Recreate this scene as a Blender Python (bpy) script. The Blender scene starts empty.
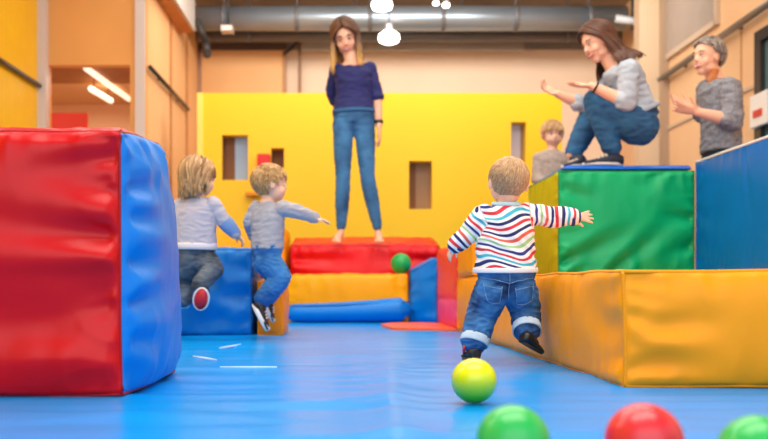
import bpy, bmesh, math, random
from mathutils import Vector as V, Matrix, noise
from mathutils.bvhtree import BVHTree
random.seed(7)
scene = bpy.context.scene
COL = scene.collection

# ------------------------------------------------------------------ camera, world, lights, exposure
F, CX, CY, EYE = 900.0, 347.0, 285.0, 0.283
def P(x, y, Y):                       # a point seen at x,y of the 768x439 frame, Y metres away
    return V(((x - CX) * Y / F, Y, EYE + (CY - y) * Y / F))
cam_d = bpy.data.cameras.new('camera'); cam = bpy.data.objects.new('camera', cam_d); COL.objects.link(cam)
cam.location = (0, 0, EYE); cam.rotation_euler = (math.pi / 2, 0, 0)
cam_d.sensor_width = 36; cam_d.lens = F * 36 / 768
cam_d.shift_x = (384 - CX) / 768; cam_d.shift_y = (CY - 219.5) / 768
cam_d.clip_start = 0.05
cam_d.dof.use_dof = True; cam_d.dof.focus_distance = 3.0; cam_d.dof.aperture_fstop = 2.7
scene.camera = cam
scene.view_settings.view_transform = 'Standard'; scene.view_settings.look = 'None'
scene.view_settings.gamma = 1; scene.view_settings.use_curve_mapping = False
scene.view_settings.exposure = 0.24
w = bpy.data.worlds.new('world'); scene.world = w; w.use_nodes = True
w.node_tree.nodes['Background'].inputs[0].default_value = (0.93, 0.96, 1.0, 1)
w.node_tree.nodes['Background'].inputs[1].default_value = 0.9
def area(name, loc, sx, sy, power, color, rot=(0, 0, 0)):
    l = bpy.data.lights.new(name, 'AREA'); l.shape = 'RECTANGLE'; l.size = sx; l.size_y = sy
    l.energy = power; l.color = color
    o = bpy.data.objects.new(name, l); COL.objects.link(o); o.location = loc; o.rotation_euler = rot
    return o
WARM = (1.0, 0.93, 0.84)
area('ceiling_light_near', (0.3, 1.6, 3.8), 3.6, 2.0, 120, WARM)
area('ceiling_light_middle', (0.3, 5.0, 3.8), 4.5, 1.6, 130, WARM)
area('ceiling_light_far', (0.6, 8.2, 3.8), 5.5, 1.6, 62, WARM)
area('back_wall_fill', (0.6, 9.0, 3.75), 5.0, .5, 100, WARM, (math.radians(62), 0, 0))  # added light with no fixture, brightens the back wall
area('front_fill', (0.2, -2.4, 2.3), 6.0, 3.2, 75, (.95, .97, 1), (math.radians(84), 0, 0))  # added fill behind the camera, lifts the faces turned toward it
area('left_high_fill', (-2.7, 3.2, 2.9), 3.5, 1.0, 45, (1, .97, .93), (0, math.radians(-58), 0))  # added unseen fill for the bench's left side; the wall has no window
area('side_room_light', (-3.4, 9.9, 2.45), 1.6, 1.2, 30, (1, .9, .75))

# ------------------------------------------------------------------ materials
def lin(c):
    if isinstance(c, str):
        c = [int(c[i:i + 2], 16) / 255 for i in (0, 2, 4)]
    return tuple(x / 12.92 if x <= .04045 else ((x + .055) / 1.055) ** 2.4 for x in c) + (1,)
_M = {}
def mat(name, col, rough=.5, bump=0, bscale=40, var=0, vscale=6, metal=0, coat=0, sub=0, emit=0, stretch=(1, 1, 1), spec=.5, ior=1.5):
    if name in _M: return _M[name]
    m = bpy.data.materials.new(name); m.use_nodes = True; nt = m.node_tree; b = nt.nodes['Principled BSDF']
    c = lin(col); b.inputs['Base Color'].default_value = c; b.inputs['Roughness'].default_value = rough
    b.inputs['IOR'].default_value = ior; b.inputs['Metallic'].default_value = metal; b.inputs['Coat Weight'].default_value = coat
    b.inputs['Coat Roughness'].default_value = .15; b.inputs['Specular IOR Level'].default_value = spec
    if sub:
        b.inputs['Subsurface Weight'].default_value = sub; b.inputs['Subsurface Radius'].default_value = (.012, .005, .003); b.inputs['Subsurface Scale'].default_value = .6
    if emit:
        b.inputs['Emission Color'].default_value = c; b.inputs['Emission Strength'].default_value = emit
    tc = nt.nodes.new('ShaderNodeTexCoord'); mp = nt.nodes.new('ShaderNodeMapping'); mp.inputs['Scale'].default_value = stretch
    nt.links.new(tc.outputs['Object'], mp.inputs[0])
    if var:
        n = nt.nodes.new('ShaderNodeTexNoise'); n.inputs['Scale'].default_value = vscale; n.inputs['Detail'].default_value = 5
        nt.links.new(mp.outputs[0], n.inputs['Vector'])
        r = nt.nodes.new('ShaderNodeValToRGB'); r.color_ramp.elements[0].position = .3; r.color_ramp.elements[1].position = .72
        r.color_ramp.elements[0].color = tuple(x * (1 - var) for x in c[:3]) + (1,)
        r.color_ramp.elements[1].color = tuple(min(1, x * (1 + var)) for x in c[:3]) + (1,)
        nt.links.new(n.outputs[0], r.inputs[0]); nt.links.new(r.outputs[0], b.inputs['Base Color'])
    if bump:
        n = nt.nodes.new('ShaderNodeTexNoise'); n.inputs['Scale'].default_value = bscale; n.inputs['Detail'].default_value = 3
        nt.links.new(mp.outputs[0], n.inputs['Vector'])
        bp = nt.nodes.new('ShaderNodeBump'); bp.inputs['Strength'].default_value = bump; bp.inputs['Distance'].default_value = .01
        nt.links.new(n.outputs[0], bp.inputs['Height']); nt.links.new(bp.outputs[0], b.inputs['Normal'])
    _M[name] = m
    return m
def vinyl(name, col, rough=.38): return mat(name, col, rough, bump=.12, bscale=14, var=.06, vscale=3, ior=1.36)
def z_ramp(name, stops, rough=.5, var_scale=(60, 60, 8), axis=2):
    """colour that changes along the object's own height (hair, dipped sleeves, two-tone ball)"""
    m = bpy.data.materials.new(name); m.use_nodes = True; nt = m.node_tree; b = nt.nodes['Principled BSDF']
    tc = nt.nodes.new('ShaderNodeTexCoord'); sp = nt.nodes.new('ShaderNodeSeparateXYZ'); nt.links.new(tc.outputs['Object'], sp.inputs[0])
    mp = nt.nodes.new('ShaderNodeMapping'); mp.inputs['Scale'].default_value = var_scale; nt.links.new(tc.outputs['Object'], mp.inputs[0])
    n = nt.nodes.new('ShaderNodeTexNoise'); n.inputs['Scale'].default_value = 1; n.inputs['Detail'].default_value = 3; nt.links.new(mp.outputs[0], n.inputs['Vector'])
    z0, z1 = stops[0][0], stops[-1][0]
    mr = nt.nodes.new('ShaderNodeMapRange'); mr.inputs[1].default_value = z0; mr.inputs[2].default_value = z1
    nt.links.new(sp.outputs[axis], mr.inputs[0])
    ad = nt.nodes.new('ShaderNodeMath'); ad.operation = 'MULTIPLY_ADD'; ad.inputs[1].default_value = .25; ad.inputs[2].default_value = -.125
    nt.links.new(n.outputs[0], ad.inputs[0])
    a2 = nt.nodes.new('ShaderNodeMath'); a2.operation = 'ADD'; nt.links.new(mr.outputs[0], a2.inputs[0]); nt.links.new(ad.outputs[0], a2.inputs[1])
    r = nt.nodes.new('ShaderNodeValToRGB'); e = r.color_ramp.elements
    for i, (z, c) in enumerate(stops):
        p = (z - z0) / (z1 - z0)
        el = e[i] if i < 2 else e.new(p)
        el.position = p; el.color = lin(c)
    nt.links.new(a2.outputs[0], r.inputs[0]); nt.links.new(r.outputs[0], b.inputs['Base Color']); b.inputs['Roughness'].default_value = rough
    return m

# ------------------------------------------------------------------ object helpers
def link(name, me, parent=None, mats=(), smooth=True, loc=None):
    o = bpy.data.objects.new(name, me); COL.objects.link(o)
    for m in mats: me.materials.append(m)
    if smooth: me.polygons.foreach_set('use_smooth', [True] * len(me.polygons))
    if parent is not None: o.parent = parent
    if loc is not None: o.location = loc
    return o
def bm_obj(name, bm, m, parent=None, smooth=True, origin=None):
    bmesh.ops.recalc_face_normals(bm, faces=bm.faces)
    if origin is not None: bmesh.ops.translate(bm, verts=bm.verts, vec=-V(origin))
    me = bpy.data.meshes.new(name); bm.to_mesh(me); bm.free()
    return link(name, me, parent, m if isinstance(m, (list, tuple)) else [m], smooth)
def tag(o, label, cat=None, group=None):
    o['label'] = label
    if cat: o['category'] = cat
    if group: o['group'] = group
    return o
def thing(name, loc, label, cat, group=None):
    o = bpy.data.objects.new(name, None); COL.objects.link(o); o.location = loc; o.empty_display_size = .1
    return tag(o, label, cat, group)
def under(root, *obs):                # parts are modelled in world metres: hang them on the thing
    for o in obs:
        if o.type == 'MESH' and not o.get('_done'):
            o.data.transform(Matrix.Translation(-V(root.location))); o['_done'] = 1
        o.parent = root; 
        del o['_done']
    return obs[0]
def structure(o): o['kind'] = 'structure'; return o
def box(bm, lo, hi, bevel=0):
    lo, hi = V(lo), V(hi)
    r = bmesh.ops.create_cube(bm, size=1)
    for v in r['verts']: v.co = V(((v.co.x + .5) * (hi.x - lo.x) + lo.x, (v.co.y + .5) * (hi.y - lo.y) + lo.y, (v.co.z + .5) * (hi.z - lo.z) + lo.z))
    if bevel:
        es = list({e for v in r['verts'] for e in v.link_edges})
        bmesh.ops.bevel(bm, geom=es, offset=bevel, segments=2, profile=.5, affect='EDGES')
def boxo(name, lo, hi, m, parent=None, bevel=0, smooth=False):
    bm = bmesh.new(); box(bm, lo, hi, bevel); return bm_obj(name, bm, m, parent, smooth)
def frame_of(d):
    d = d.normalized(); u = V((0, 0, 1)) if abs(d.z) < .9 else V((1, 0, 0))
    a = d.cross(u).normalized(); return a, a.cross(d).normalized()
def ball(bm, c, r, rot=None, seg=16):
    if not isinstance(r, (tuple, list, V)): r = (r, r, r)
    M = Matrix.Translation(c) @ (rot.to_4x4() if rot else Matrix.Identity(4)) @ Matrix.Diagonal((r[0], r[1], r[2], 1))
    bmesh.ops.create_uvsphere(bm, u_segments=seg, v_segments=max(8, seg * 2 // 3), radius=1, matrix=M)
def loft(bm, rings, n=20):            # rings: centre, a-vector, b-vector
    vs = []
    for c, a, b in rings:
        vs.append([bm.verts.new(c + a * math.cos(t * 2 * math.pi / n) + b * math.sin(t * 2 * math.pi / n)) for t in range(n)])
    for i in range(len(vs) - 1):
        for j in range(n): bm.faces.new((vs[i][j], vs[i][(j + 1) % n], vs[i + 1][(j + 1) % n], vs[i + 1][j]))
    bm.faces.new(vs[0][::-1]); bm.faces.new(vs[-1])
def chain(bm, pts, rs, n=12, balls=True):
    for i in range(len(pts) - 1):
        d = pts[i + 1] - pts[i]
        if d.length < 1e-6: continue
        a, b = frame_of(d); loft(bm, [(pts[i], a * rs[i], b * rs[i]), (pts[i + 1], a * rs[i + 1], b * rs[i + 1])], n)
    if balls:
        for p, r in zip(pts, rs): ball(bm, p, r, seg=n)
def tube(bm, pts, rs, n=6):           # one continuous tapered tube
    if not isinstance(rs, (list, tuple)): rs = [rs] * len(pts)
    rings = []
    for i, p in enumerate(pts):
        d = pts[min(i + 1, len(pts) - 1)] - pts[max(i - 1, 0)]
        a, b = frame_of(d) if d.length > 1e-7 else (V((1, 0, 0)), V((0, 1, 0)))
        rings.append((p, a * rs[i], b * rs[i]))
    for i in range(1, len(rings)):    # keep the frames from twisting
        c, a, b = rings[i]; pa = rings[i - 1][1]; r = a.length
        d = a.cross(b).normalized(); a2 = pa - d * pa.dot(d)
        if a2.length > 1e-7 and r > 0: a2.normalize(); rings[i] = (c, a2 * r, d.cross(a2) * r)
    loft(bm, rings, n)
def remesh(name, bm, voxel, m, smooth=3, disp=None, parent=None):
    """joins overlapping closed shapes into one continuous skin"""
    me = bpy.data.meshes.new(name + '_raw'); bmesh.ops.recalc_face_normals(bm, faces=bm.faces); bm.to_mesh(me); bm.free()
    t = bpy.data.objects.new('tmp', me); COL.objects.link(t)
    r = t.modifiers.new('r', 'REMESH'); r.mode = 'VOXEL'; r.voxel_size = voxel; r.adaptivity = 0
    if smooth:
        s = t.modifiers.new('s', 'SMOOTH'); s.factor = .5; s.iterations = smooth
    dg = bpy.context.evaluated_depsgraph_get()
    out = bpy.data.meshes.new_from_object(t.evaluated_get(dg)); out.name = name
    bpy.data.objects.remove(t); bpy.data.meshes.remove(me)
    if disp:
        ns = [v.normal.copy() for v in out.vertices]
        for v, nn in zip(out.vertices, ns): v.co += nn * disp(v.co, nn)
    return link(name, out, parent, m if isinstance(m, (list, tuple)) else [m])
def bvh(o):
    me = o.data; return BVHTree.FromPolygons([v.co for v in me.vertices], [p.vertices for p in me.polygons])
def folds(amp, sc=(14, 14, 30), seed=0):
    def f(co, n):
        q = V((co.x * sc[0] + seed, co.y * sc[1], co.z * sc[2]))
        a = noise.noise(q); b = noise.noise(q * 2.1 + V((5, 3, 1)))
        return amp * (1 - 2.2 * abs(a)) + amp * .4 * b
    return f
def lerp(a, b, t): return a + (b - a) * t

# ------------------------------------------------------------------ inflatable panels
def panel_verts(c00, c10, c11, c01, nrm, bulge, nu, nv, wr=.006, creases=(), power=3.0, seed=0, wave=.006):
    c00, c10, c11, c01, nrm = V(c00), V(c10), V(c11), V(c01), V(nrm).normalized()
    wu = ((c10 - c00).length + (c11 - c01).length) / 2; wv = ((c01 - c00).length + (c11 - c10).length) / 2
    rows = []
    for j in range(nv + 1):
        v = .5 - .5 * math.cos(math.pi * j / nv) if nv > 3 else j / nv
        v = lerp(v, j / nv, .55)
        row = []
        for i in range(nu + 1):
            u = lerp(.5 - .5 * math.cos(math.pi * i / nu), i / nu, .55)
            p = c00.lerp(c10, u).lerp(c01.lerp(c11, u), v)
            fu, fv = 1 - abs(2 * u - 1) ** power, 1 - abs(2 * v - 1) ** power
            h = bulge * math.sqrt(max(0, fu * fv))
            ds = [(u * wu, v * wv, 1), (wu - u * wu, v * wv, 2), (v * wv, u * wu, 3), (wv - v * wv, u * wu, 4)]
            for d, s, k in ds:
                if d < .3 and wr:
                    e = math.exp(-d / .09) * min(1, d / .012)
                    a = noise.noise(V((s * 11 + seed, d * 3.5, k * 7.3 + seed))); b = noise.noise(V((s * 24 + seed, d * 5, k * 3.1)))
                    h += e * wr * ((1 - 3.4 * abs(a)) + .5 * b)
            edge = min(1, min(ds[0][0], ds[1][0], ds[2][0], ds[3][0]) / .03)
            h += edge * .35 * wr * noise.noise(V((u * wu * 4, v * wv * 4, seed + 9.)))
            for (u0, v0, u1, v1, wd, dep) in creases:
                a, b, q = V((u0 * wu, v0 * wv)), V((u1 * wu, v1 * wv)), V((u * wu, v * wv))
                t = max(0, min(1, (q - a).dot(b - a) / max(1e-9, (b - a).length_squared)))
                dd = (q - (a + (b - a) * t)).length
                x = dd / (wd * (1.0 + .9 * t)) 
                h += edge * dep * (1 - t) ** .8 * (-math.exp(-x * x) + .45 * math.exp(-(x - 1.9) ** 2))
            p = p + nrm * h
            wz = V((noise.noise(p * 3.1 + V((seed, 0, 0))), noise.noise(p * 3.1 + V((0, 17, 0))), noise.noise(p * 3.1 + V((0, 0, 31))))) * wave
            row.append(p + wz * (1 if wave else 0))
        rows.append(row)
    return rows
def panel(name, parent, m, *a, **k):
    rows = panel_verts(*a, **k); bm = bmesh.new()
    g = [[bm.verts.new(p) for p in r] for r in rows]
    n = V(a[4])
    for j in range(len(g) - 1):
        for i in range(len(g[0]) - 1): bm.faces.new((g[j][i], g[j][i + 1], g[j + 1][i + 1], g[j + 1][i]))
    bm.normal_update()
    if sum((f.normal.dot(n) for f in bm.faces)) < 0: bmesh.ops.reverse_faces(bm, faces=bm.faces)
    me = bpy.data.meshes.new(name); bm.to_mesh(me); bm.free()
    return link(name, me, parent, [m])
def seam_line(bm, a, b, wave=.006, seed=0, r=.004, n=40):
    pts = []
    for i in range(n + 1):
        p = V(a).lerp(V(b), i / n)
        pts.append(p + V((noise.noise(p * 3.1 + V((seed, 0, 0))), noise.noise(p * 3.1 + V((0, 17, 0))), noise.noise(p * 3.1 + V((0, 0, 31))))) * wave)
    tube(bm, pts, r, 6)
FACES = {  # corner order: 0..3 bottom (xy: lo-lo, hi-lo, hi-hi, lo-hi), 4..7 top
    'front': (0, 1, 5, 4), 'right': (1, 2, 6, 5), 'back': (2, 3, 7, 6), 'left': (3, 0, 4, 7), 'top': (4, 5, 6, 7), 'bottom': (3, 2, 1, 0)}
def cushion(name, c, label, cat, mats, bulges, pipe, pipe_r=.005, res=70, wr=.006, creases={}, power=3.0, seed=0, wave=.006, group=None, pipe_top=None):
    """an air- or foam-filled block: eight corners, bulged panels, piped seams"""
    c = [V(x) for x in c]
    base = sum((c[i] for i in range(4)), V()) / 4
    root = thing(name, base, label, cat, group); mid = sum(c, V()) / 8
    for fn, ix in FACES.items():
        q = [c[i] for i in ix]
        n = (q[1] - q[0]).cross(q[3] - q[0]).normalized()
        if n.dot(sum(q, V()) / 4 - mid) < 0: n = -n
        lu, lv = (q[1] - q[0]).length, (q[3] - q[0]).length
        k = res if fn in ('front', 'left', 'right') else res // 2
        nu = max(8, min(160, int(k * lu))); nv = max(8, min(160, int(k * lv)))
        b = bulges.get(fn, bulges.get('*', .02)); 
        o = panel(fn + '_panel', None, mats.get(fn, mats['*']), q[0], q[1], q[2], q[3], n, b, nu, nv,
                  wr=(0 if fn == 'bottom' else wr), creases=creases.get(fn, ()), power=power, seed=seed, wave=wave)
        under(root, o)
    tops = ((4, 5), (5, 6), (6, 7), (7, 4)); rest = ((0, 1), (1, 2), (2, 3), (3, 0), (0, 4), (1, 5), (2, 6), (3, 7))
    for nm, es, pm, pr in ((('seam_piping', tops + rest, pipe, pipe_r),) if not pipe_top else (('seam_piping', rest, pipe, pipe_r), ('top_piping', tops, pipe_top, pipe_r * 1.6))):
        bm = bmesh.new()
        for a, b in es: seam_line(bm, c[a], c[b], wave, seed, pr)
        under(root, bm_obj(nm, bm, pm))
    return root
def hexa(x0, x1, y0, y1, z0, z1): return [(x0, y0, z0), (x1, y0, z0), (x1, y1, z0), (x0, y1, z0), (x0, y0, z1), (x1, y0, z1), (x1, y1, z1), (x0, y1, z1)]

# ================================================================== THE ROOM
peach = mat('wall_wood_panel', 'f2bf8e', .6, var=.05, vscale=1.5, stretch=(1, 1, .3))
peach_hot = mat('wall_wood_left', 'ffc68c', .55, var=.06, vscale=1.2, stretch=(1, 1, .3))
cream = mat('wall_cream', 'f6dcc2', .7, var=.03, vscale=1)
grey_up = mat('wall_grey_paint', '8f8a86', .8, var=.05)
post_m = mat('post_paint', 'dccdc4', .5)
brown = mat('soffit_brown', '9a5a20', .6, var=.1)
darkm = mat('dark_metal', '2a2422', .4)
structure(boxo('floor', (-5, -3, -.12), (5, 12.2, -.02), mat('concrete', '8d8a86', .7, var=.08)))
structure(boxo('ceiling', (-5, -1.0, 3.9), (5, 12.2, 4.0), mat('ceiling_brown', 'a08a72', .8, var=.2, vscale=1.5)))
bm = bmesh.new(); box(bm, (-2.1, 12, 0), (5, 12.15, 3.42)); structure(bm_obj('wall_back', bm, cream, smooth=False))
bm = bmesh.new(); box(bm, (-2.1, 11.96, 3.42), (5, 12.15, 3.9)); structure(bm_obj('trim_1', bm, grey_up, smooth=False))
# left wall: yellow part, wall with an opening into a side room, receding panelled part
structure(boxo('wall_left', (-3.12, -1.0, 0), (-3.0, 8.8, 3.9), mat('wall_yellow', 'ffc40c', .5, var=.04)))
structure(boxo('trim_2', (-3.02, 8.72, 0), (-2.92, 8.82, 3.9), post_m))
op_l, op_r, op_t, op_b = -2.93, -2.12, EYE + 220 * 8.8 / 900, 0.9
bm = bmesh.new()
box(bm, (-3.0, 8.8, op_t), (-1.98, 8.92, 3.9)); box(bm, (op_r, 8.8, 0), (-1.98, 8.92, op_t)); box(bm, (-3.0, 8.8, 0), (op_l, 8.92, op_t)); box(bm, (op_l, 8.8, 0), (op_r, 8.92, op_b))
structure(bm_obj('wall_middle', bm, mat('wall_orange_wood', 'f0aa5c', .55, var=.05, vscale=1.5), smooth=False))
structure(boxo('trim_3', (-2.06, 8.74, 0), (-1.97, 8.8, 3.9), post_m))
structure(boxo('wall_side_room', (-4.6, 11.3, 0), (-2.1, 11.4, 3.0), peach))
structure(boxo('wall_side_room_end', (-4.7, 8.9, 0), (-4.6, 11.4, 3.0), peach))
structure(boxo('ceiling_side_room', (-4.6, 10.0, 2.55), (-2.1, 11.3, 2.62), mat('side_ceiling', 'd9a878', .7)))
structure(boxo('trim_4', (-4.6, 8.93, 2.52), (-2.1, 10.0, 2.62), brown))
structure(boxo('wall_left_far', (-2.1, 8.92, 0), (-1.98, 12, 3.9), peach_hot))
for i, y in enumerate((10.05, 11.05)):
    structure(boxo('trim_%d' % (5 + i), (-1.98, y, 0), (-1.965, y + .05, 3.9), mat('panel_joint', 'b9793e', .6)))
bm = bmesh.new(); box(bm, (-1.98, 8.6, 3.25), (-1.82, 10.6, 3.9)); structure(bm_obj('trim_7', bm, mat('bulkhead_wood', 'c9782a', .5, var=.1), smooth=False))
structure(boxo('trim_8', (-1.82, 8.6, 3.27), (-1.79, 10.6, 3.9), mat('bulkhead_white', 'd9d2cc', .5)))
# dark handrails on the left walls
def rail(name, a, b, r, m, label, brackets=0, wall=None):
    root = thing(name, (V(a) + V(b)) / 2, label, 'rail')
    bm = bmesh.new(); tube(bm, [V(a), V(b)], r, 10); under(root, bm_obj('bar', bm, m))
    for i in range(brackets):
        p = V(a).lerp(V(b), (i + .5) / brackets); bm = bmesh.new(); tube(bm, [p, V((wall, p.y, p.z))], r * .6, 8); under(root, bm_obj('bracket', bm, m))
    return root
rail('handrail', (-2.97, 6.5, 2.21), (-2.97, 8.7, 2.21), .022, darkm, 'dark handrail running along the yellow wall at far left', 2, -3.0)
rail('handrail', (-1.94, 8.86, 2.43), (-1.94, 11.0, 2.43), .022, darkm, 'dark handrail on the orange wood wall left of the tall yellow playhouse wall', 2, -1.98)
# right wall
pr = mat('wall_right_wood', 'eec294', .55, var=.05, vscale=1.3, stretch=(1, 1, .25))
structure(boxo('wall_right', (3.6, 2.0, 0), (3.72, 12, 3.9), pr))
structure(boxo('trim_9', (3.3, 10.15, 0), (3.6, 10.35, 3.9), mat('column_beige', 'd8bd9c', .5)))
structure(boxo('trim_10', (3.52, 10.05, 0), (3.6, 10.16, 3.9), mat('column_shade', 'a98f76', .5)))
bm = bmesh.new(); box(bm, (3.57, 8.75, 2.86), (3.6, 10.05, 3.9)); 
structure(bm_obj('window_1', bm, mat('frosted_panel', 'a89a90', .35, var=.05), smooth=False))
bm = bmesh.new(); box(bm, (3.56, 8.72, 2.80), (3.6, 10.05, 2.86)); box(bm, (3.56, 8.68, 2.80), (3.6, 8.74, 3.9)); box(bm, (3.56, 7.0, 3.0), (3.6, 8.4, 3.05)); box(bm, (3.58, 6.9, 2.02), (3.6, 10.05, 2.05))
structure(bm_obj('trim_11', bm, mat('window_trim', 'cdb79f', .5), smooth=False))
for i, y in enumerate((7.35, 8.2, 9.0)):
    structure(boxo('trim_%d' % (12 + i), (3.593, y, 0), (3.6, y + .025, 2.6), mat('panel_joint_right', 'c9955f', .6)))
rail('handrail', (3.53, 6.2, 2.66), (3.53, 10.2, 2.60), .034, mat('rail_steel', '857d78', .3, metal=.6), 'thick steel handrail sloping along the right wood wall above the grey haired woman', 3, 3.6)
# black framed glass door at far right
dr = thing('glass_door', (3.55, 7.3, 0), 'black framed glass door cut by the right edge of the picture', 'door')
bm = bmesh.new(); box(bm, (3.5, 7.62, 0), (3.59, 7.74, 2.45)); box(bm, (3.5, 6.6, 0), (3.59, 6.7, 2.45)); box(bm, (3.5, 6.7, 2.35), (3.59, 7.62, 2.45)); box(bm, (3.5, 6.7, 0), (3.59, 7.62, .12))
under(dr, bm_obj('door_frame', bm, darkm, smooth=False))
under(dr, boxo('glass_pane', (3.54, 6.7, .12), (3.56, 7.62, 2.35), mat('door_glass', '5c7a80', .1)))
# sign standing off the door: white board with a red mark
sg = thing('wall_sign', (3.47, 7.5, 1.7), 'white sign with a red mark on the black door frame at far right', 'sign')
under(sg, boxo('board', (3.46, 7.42, 1.62), (3.5, 7.74, 1.9), mat('sign_white', 'f2efec', .4), bevel=.01))
under(sg, boxo('red_mark', (3.452, 7.5, 1.7), (3.461, 7.66, 1.76), mat('sign_red', 'd8342c', .4)))
# back wall furniture: wood board, pipes
wb = thing('wood_board', (-1.15, 11.9, 2.3), 'large square orange wood board on the back wall at left', 'board')
under(wb, boxo('board', (-1.92, 11.88, 0.3), (-.84, 11.98, 3.38), mat('board_wood', 'f0b878', .5, var=.06, vscale=1.2)))
under(wb, boxo('top_edge', (-1.95, 11.84, 3.38), (-.80, 11.99, 3.46), mat('board_dark_edge', '5a4638', .5)))
under(wb, boxo('side_edge', (-.85, 11.86, .3), (-.81, 11.99, 3.38), mat('board_side', 'b98552', .5)))
silver = mat('duct_silver', '9fb0c0', .35, metal=.7, var=.1, vscale=2)
dgrey = mat('duct_grey', '6f6e70', .45, metal=.3)
def hpipe(name, x0, x1, y, z, r, m, label, cat='pipe', rings=0, hang=True):
    root = thing(name, ((x0 + x1) / 2, y, z), label, cat)
    bm = bmesh.new(); tube(bm, [V((x0, y, z)), V((x1, y, z))], r, 28); under(root, bm_obj('pipe_run', bm, m))
    for i in range(rings):
        x = lerp(x0, x1, (i + .5) / rings); bm = bmesh.new(); tube(bm, [V((x - .025, y, z)), V((x + .025, y, z))], r * 1.06, 28)
        if hang: tube(bm, [V((x, y, z + r)), V((x, y, 3.92))], .012, 6)
        under(root, bm_obj('hanger_ring', bm, dgrey))
    return root
hpipe('air_duct', -1.95, 3.4, 11.0, 3.54, .15, silver, 'big silver air duct running under the ceiling across the hall', 'duct', 6)
hpipe('air_duct', -1.9, 3.45, 11.35, 3.42, .07, dgrey, 'thin dark grey duct below and behind the big silver duct', 'duct', 4)
bm = bmesh.new(); box(bm, (-.6, 11.7, 3.34), (2.3, 11.8, 3.45))
structure(bm_obj('trim_15', bm, mat('beam_grey', 'a59d96', .6), smooth=False))
bp_ = thing('brace_pipe', (-.62, 11.7, 3.0), 'thin dark brace pipe beside the wood board on the back wall', 'pipe')
bm = bmesh.new(); tube(bm, [V((-.82, 11.7, 3.28)), V((-.58, 11.7, 3.5))], .02, 8); under(bp_, bm_obj('diagonal_pipe', bm, darkm))
bm = bmesh.new(); tube(bm, [V((-.62, 11.8, 0)), V((-.62, 11.8, 3.9))], .02, 8); under(bp_, bm_obj('upright_pipe', bm, mat('pipe_brownish', 'a07c62', .5)))
sp = thing('ceiling_speaker', P(228, 29, 10.7), 'small pale box lamp under the silver duct at left', 'lamp')
under(sp, boxo('housing', P(223, 34, 10.75), P(232, 25, 10.6), mat('pale_housing', 'd8cfc6', .5), bevel=.01))
bm = bmesh.new(); tube(bm, [P(228, 26, 10.7), V((P(228, 26, 10.7).x, 10.7, 3.92))], .012, 6); under(sp, bm_obj('hanger', bm, darkm))
db = thing('down_pipe', P(207, 40, 11.5), 'black elbow bracket hanging at the left end of the ducts', 'bracket')
bm = bmesh.new(); chain(bm, [P(198, 22, 10.6), P(206, 42, 10.7), P(207, 54, 10.7)], [.035, .045, .05]); under(db, bm_obj('elbow', bm, mat('black_pipe', '33302f', .5)))
pp = thing('pale_pipe', P(625, 29, 11.3), 'short pale pipe under the duct beside the beige column', 'pipe')
bm = bmesh.new(); tube(bm, [P(607, 27, 11.0) + V((0, -.35, 0)), P(641, 32, 11.0) + V((0, -.35, 0))], .045, 12); under(pp, bm_obj('pipe_run', bm, mat('pale_metal', 'd5dbe0', .3)))
vp = thing('hanger_pipe', P(633, 10, 10.8), 'black vertical hanger bar crossing the duct near the beige column', 'bar')
bm = bmesh.new(); tube(bm, [P(633, 30, 10.75), V((P(633, 30, 10.75).x, 10.75, 3.92))], .025, 8); under(vp, bm_obj('bar', bm, darkm))
# pendant lamps
glow = mat('lamp_glow', 'fff8ee', .3, emit=9)
def pendant(x, y, Y, r, label, g='pendant lamps under the ceiling'):
    c = P(x, y, Y); root = thing('pendant_lamp', c, label, 'lamp', g)
    bm = bmesh.new(); loft(bm, [(c + V((0, 0, r * k)), V((r * q, 0, 0)), V((0, r * q, 0))) for k, q in ((.62, .28), (.5, .6), (.2, .95), (-.15, 1.02), (-.45, .9), (-.62, .5))], 24)
    under(root, bm_obj('globe', bm, glow))
    bm = bmesh.new(); tube(bm, [c + V((0, 0, r * .6)), c + V((0, 0, r * 1.3))], r * .35, 14); under(root, bm_obj('socket', bm, mat('lamp_socket', 'c8ccd0', .3, metal=.6)))
    bm = bmesh.new(); tube(bm, [c + V((0, 0, r * 1.2)), V((c.x, c.y, 3.93))], .008, 6); under(root, bm_obj('cord', bm, darkm))
pendant(382, 4, 8.7, .10, 'larger glowing pendant lamp, higher of the two above the standing woman')
pendant(389, 37, 10.0, .115, 'glowing pendant lamp just right of the standing woman\'s head')
pendant(436, 3, 10.3, .035, 'tiny pendant bulb at the top of the picture, left of a pair')
pendant(446, 5, 10.3, .04, 'tiny pendant bulb at the top of the picture, right of a pair')
# strip lights in the side room
def strip(a, b, label):
    root = thing('strip_light', (a + b) / 2, label, 'lamp', 'strip lights in the side room')
    bm = bmesh.new(); tube(bm, [a, b], .03, 12); under(root, bm_obj('light_tube', bm, mat('strip_glow', 'ffeccc', .3, emit=1.1)))
    for t in (.15, .85):
        p = a.lerp(b, t); bm = bmesh.new(); tube(bm, [p, V((p.x, p.y, 2.57))], .01, 6); under(root, bm_obj('hanger', bm, brown))
strip(P(86, 68, 9.05), P(129, 99, 10.9), 'long strip light seen through the opening in the orange wall')
strip(P(91, 89, 9.7), P(111, 101, 10.5), 'short strip light hanging left of the long one in the opening')
rc = thing('partition_screen', V((P(66, 0, 9.3).x, 9.3, 0)), 'red standing screen in the lower left of the wall opening', 'panel')
under(rc, boxo('board', V((P(40, 0, 9.3).x, 9.3, 0)), P(88, 114, 9.36), mat('red_board', 'f0381c', .5)))
under(rc, boxo('backing', V((P(40, 0, 9.3).x, 9.37, 0)), P(88, 114, 9.42), brown))

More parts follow.
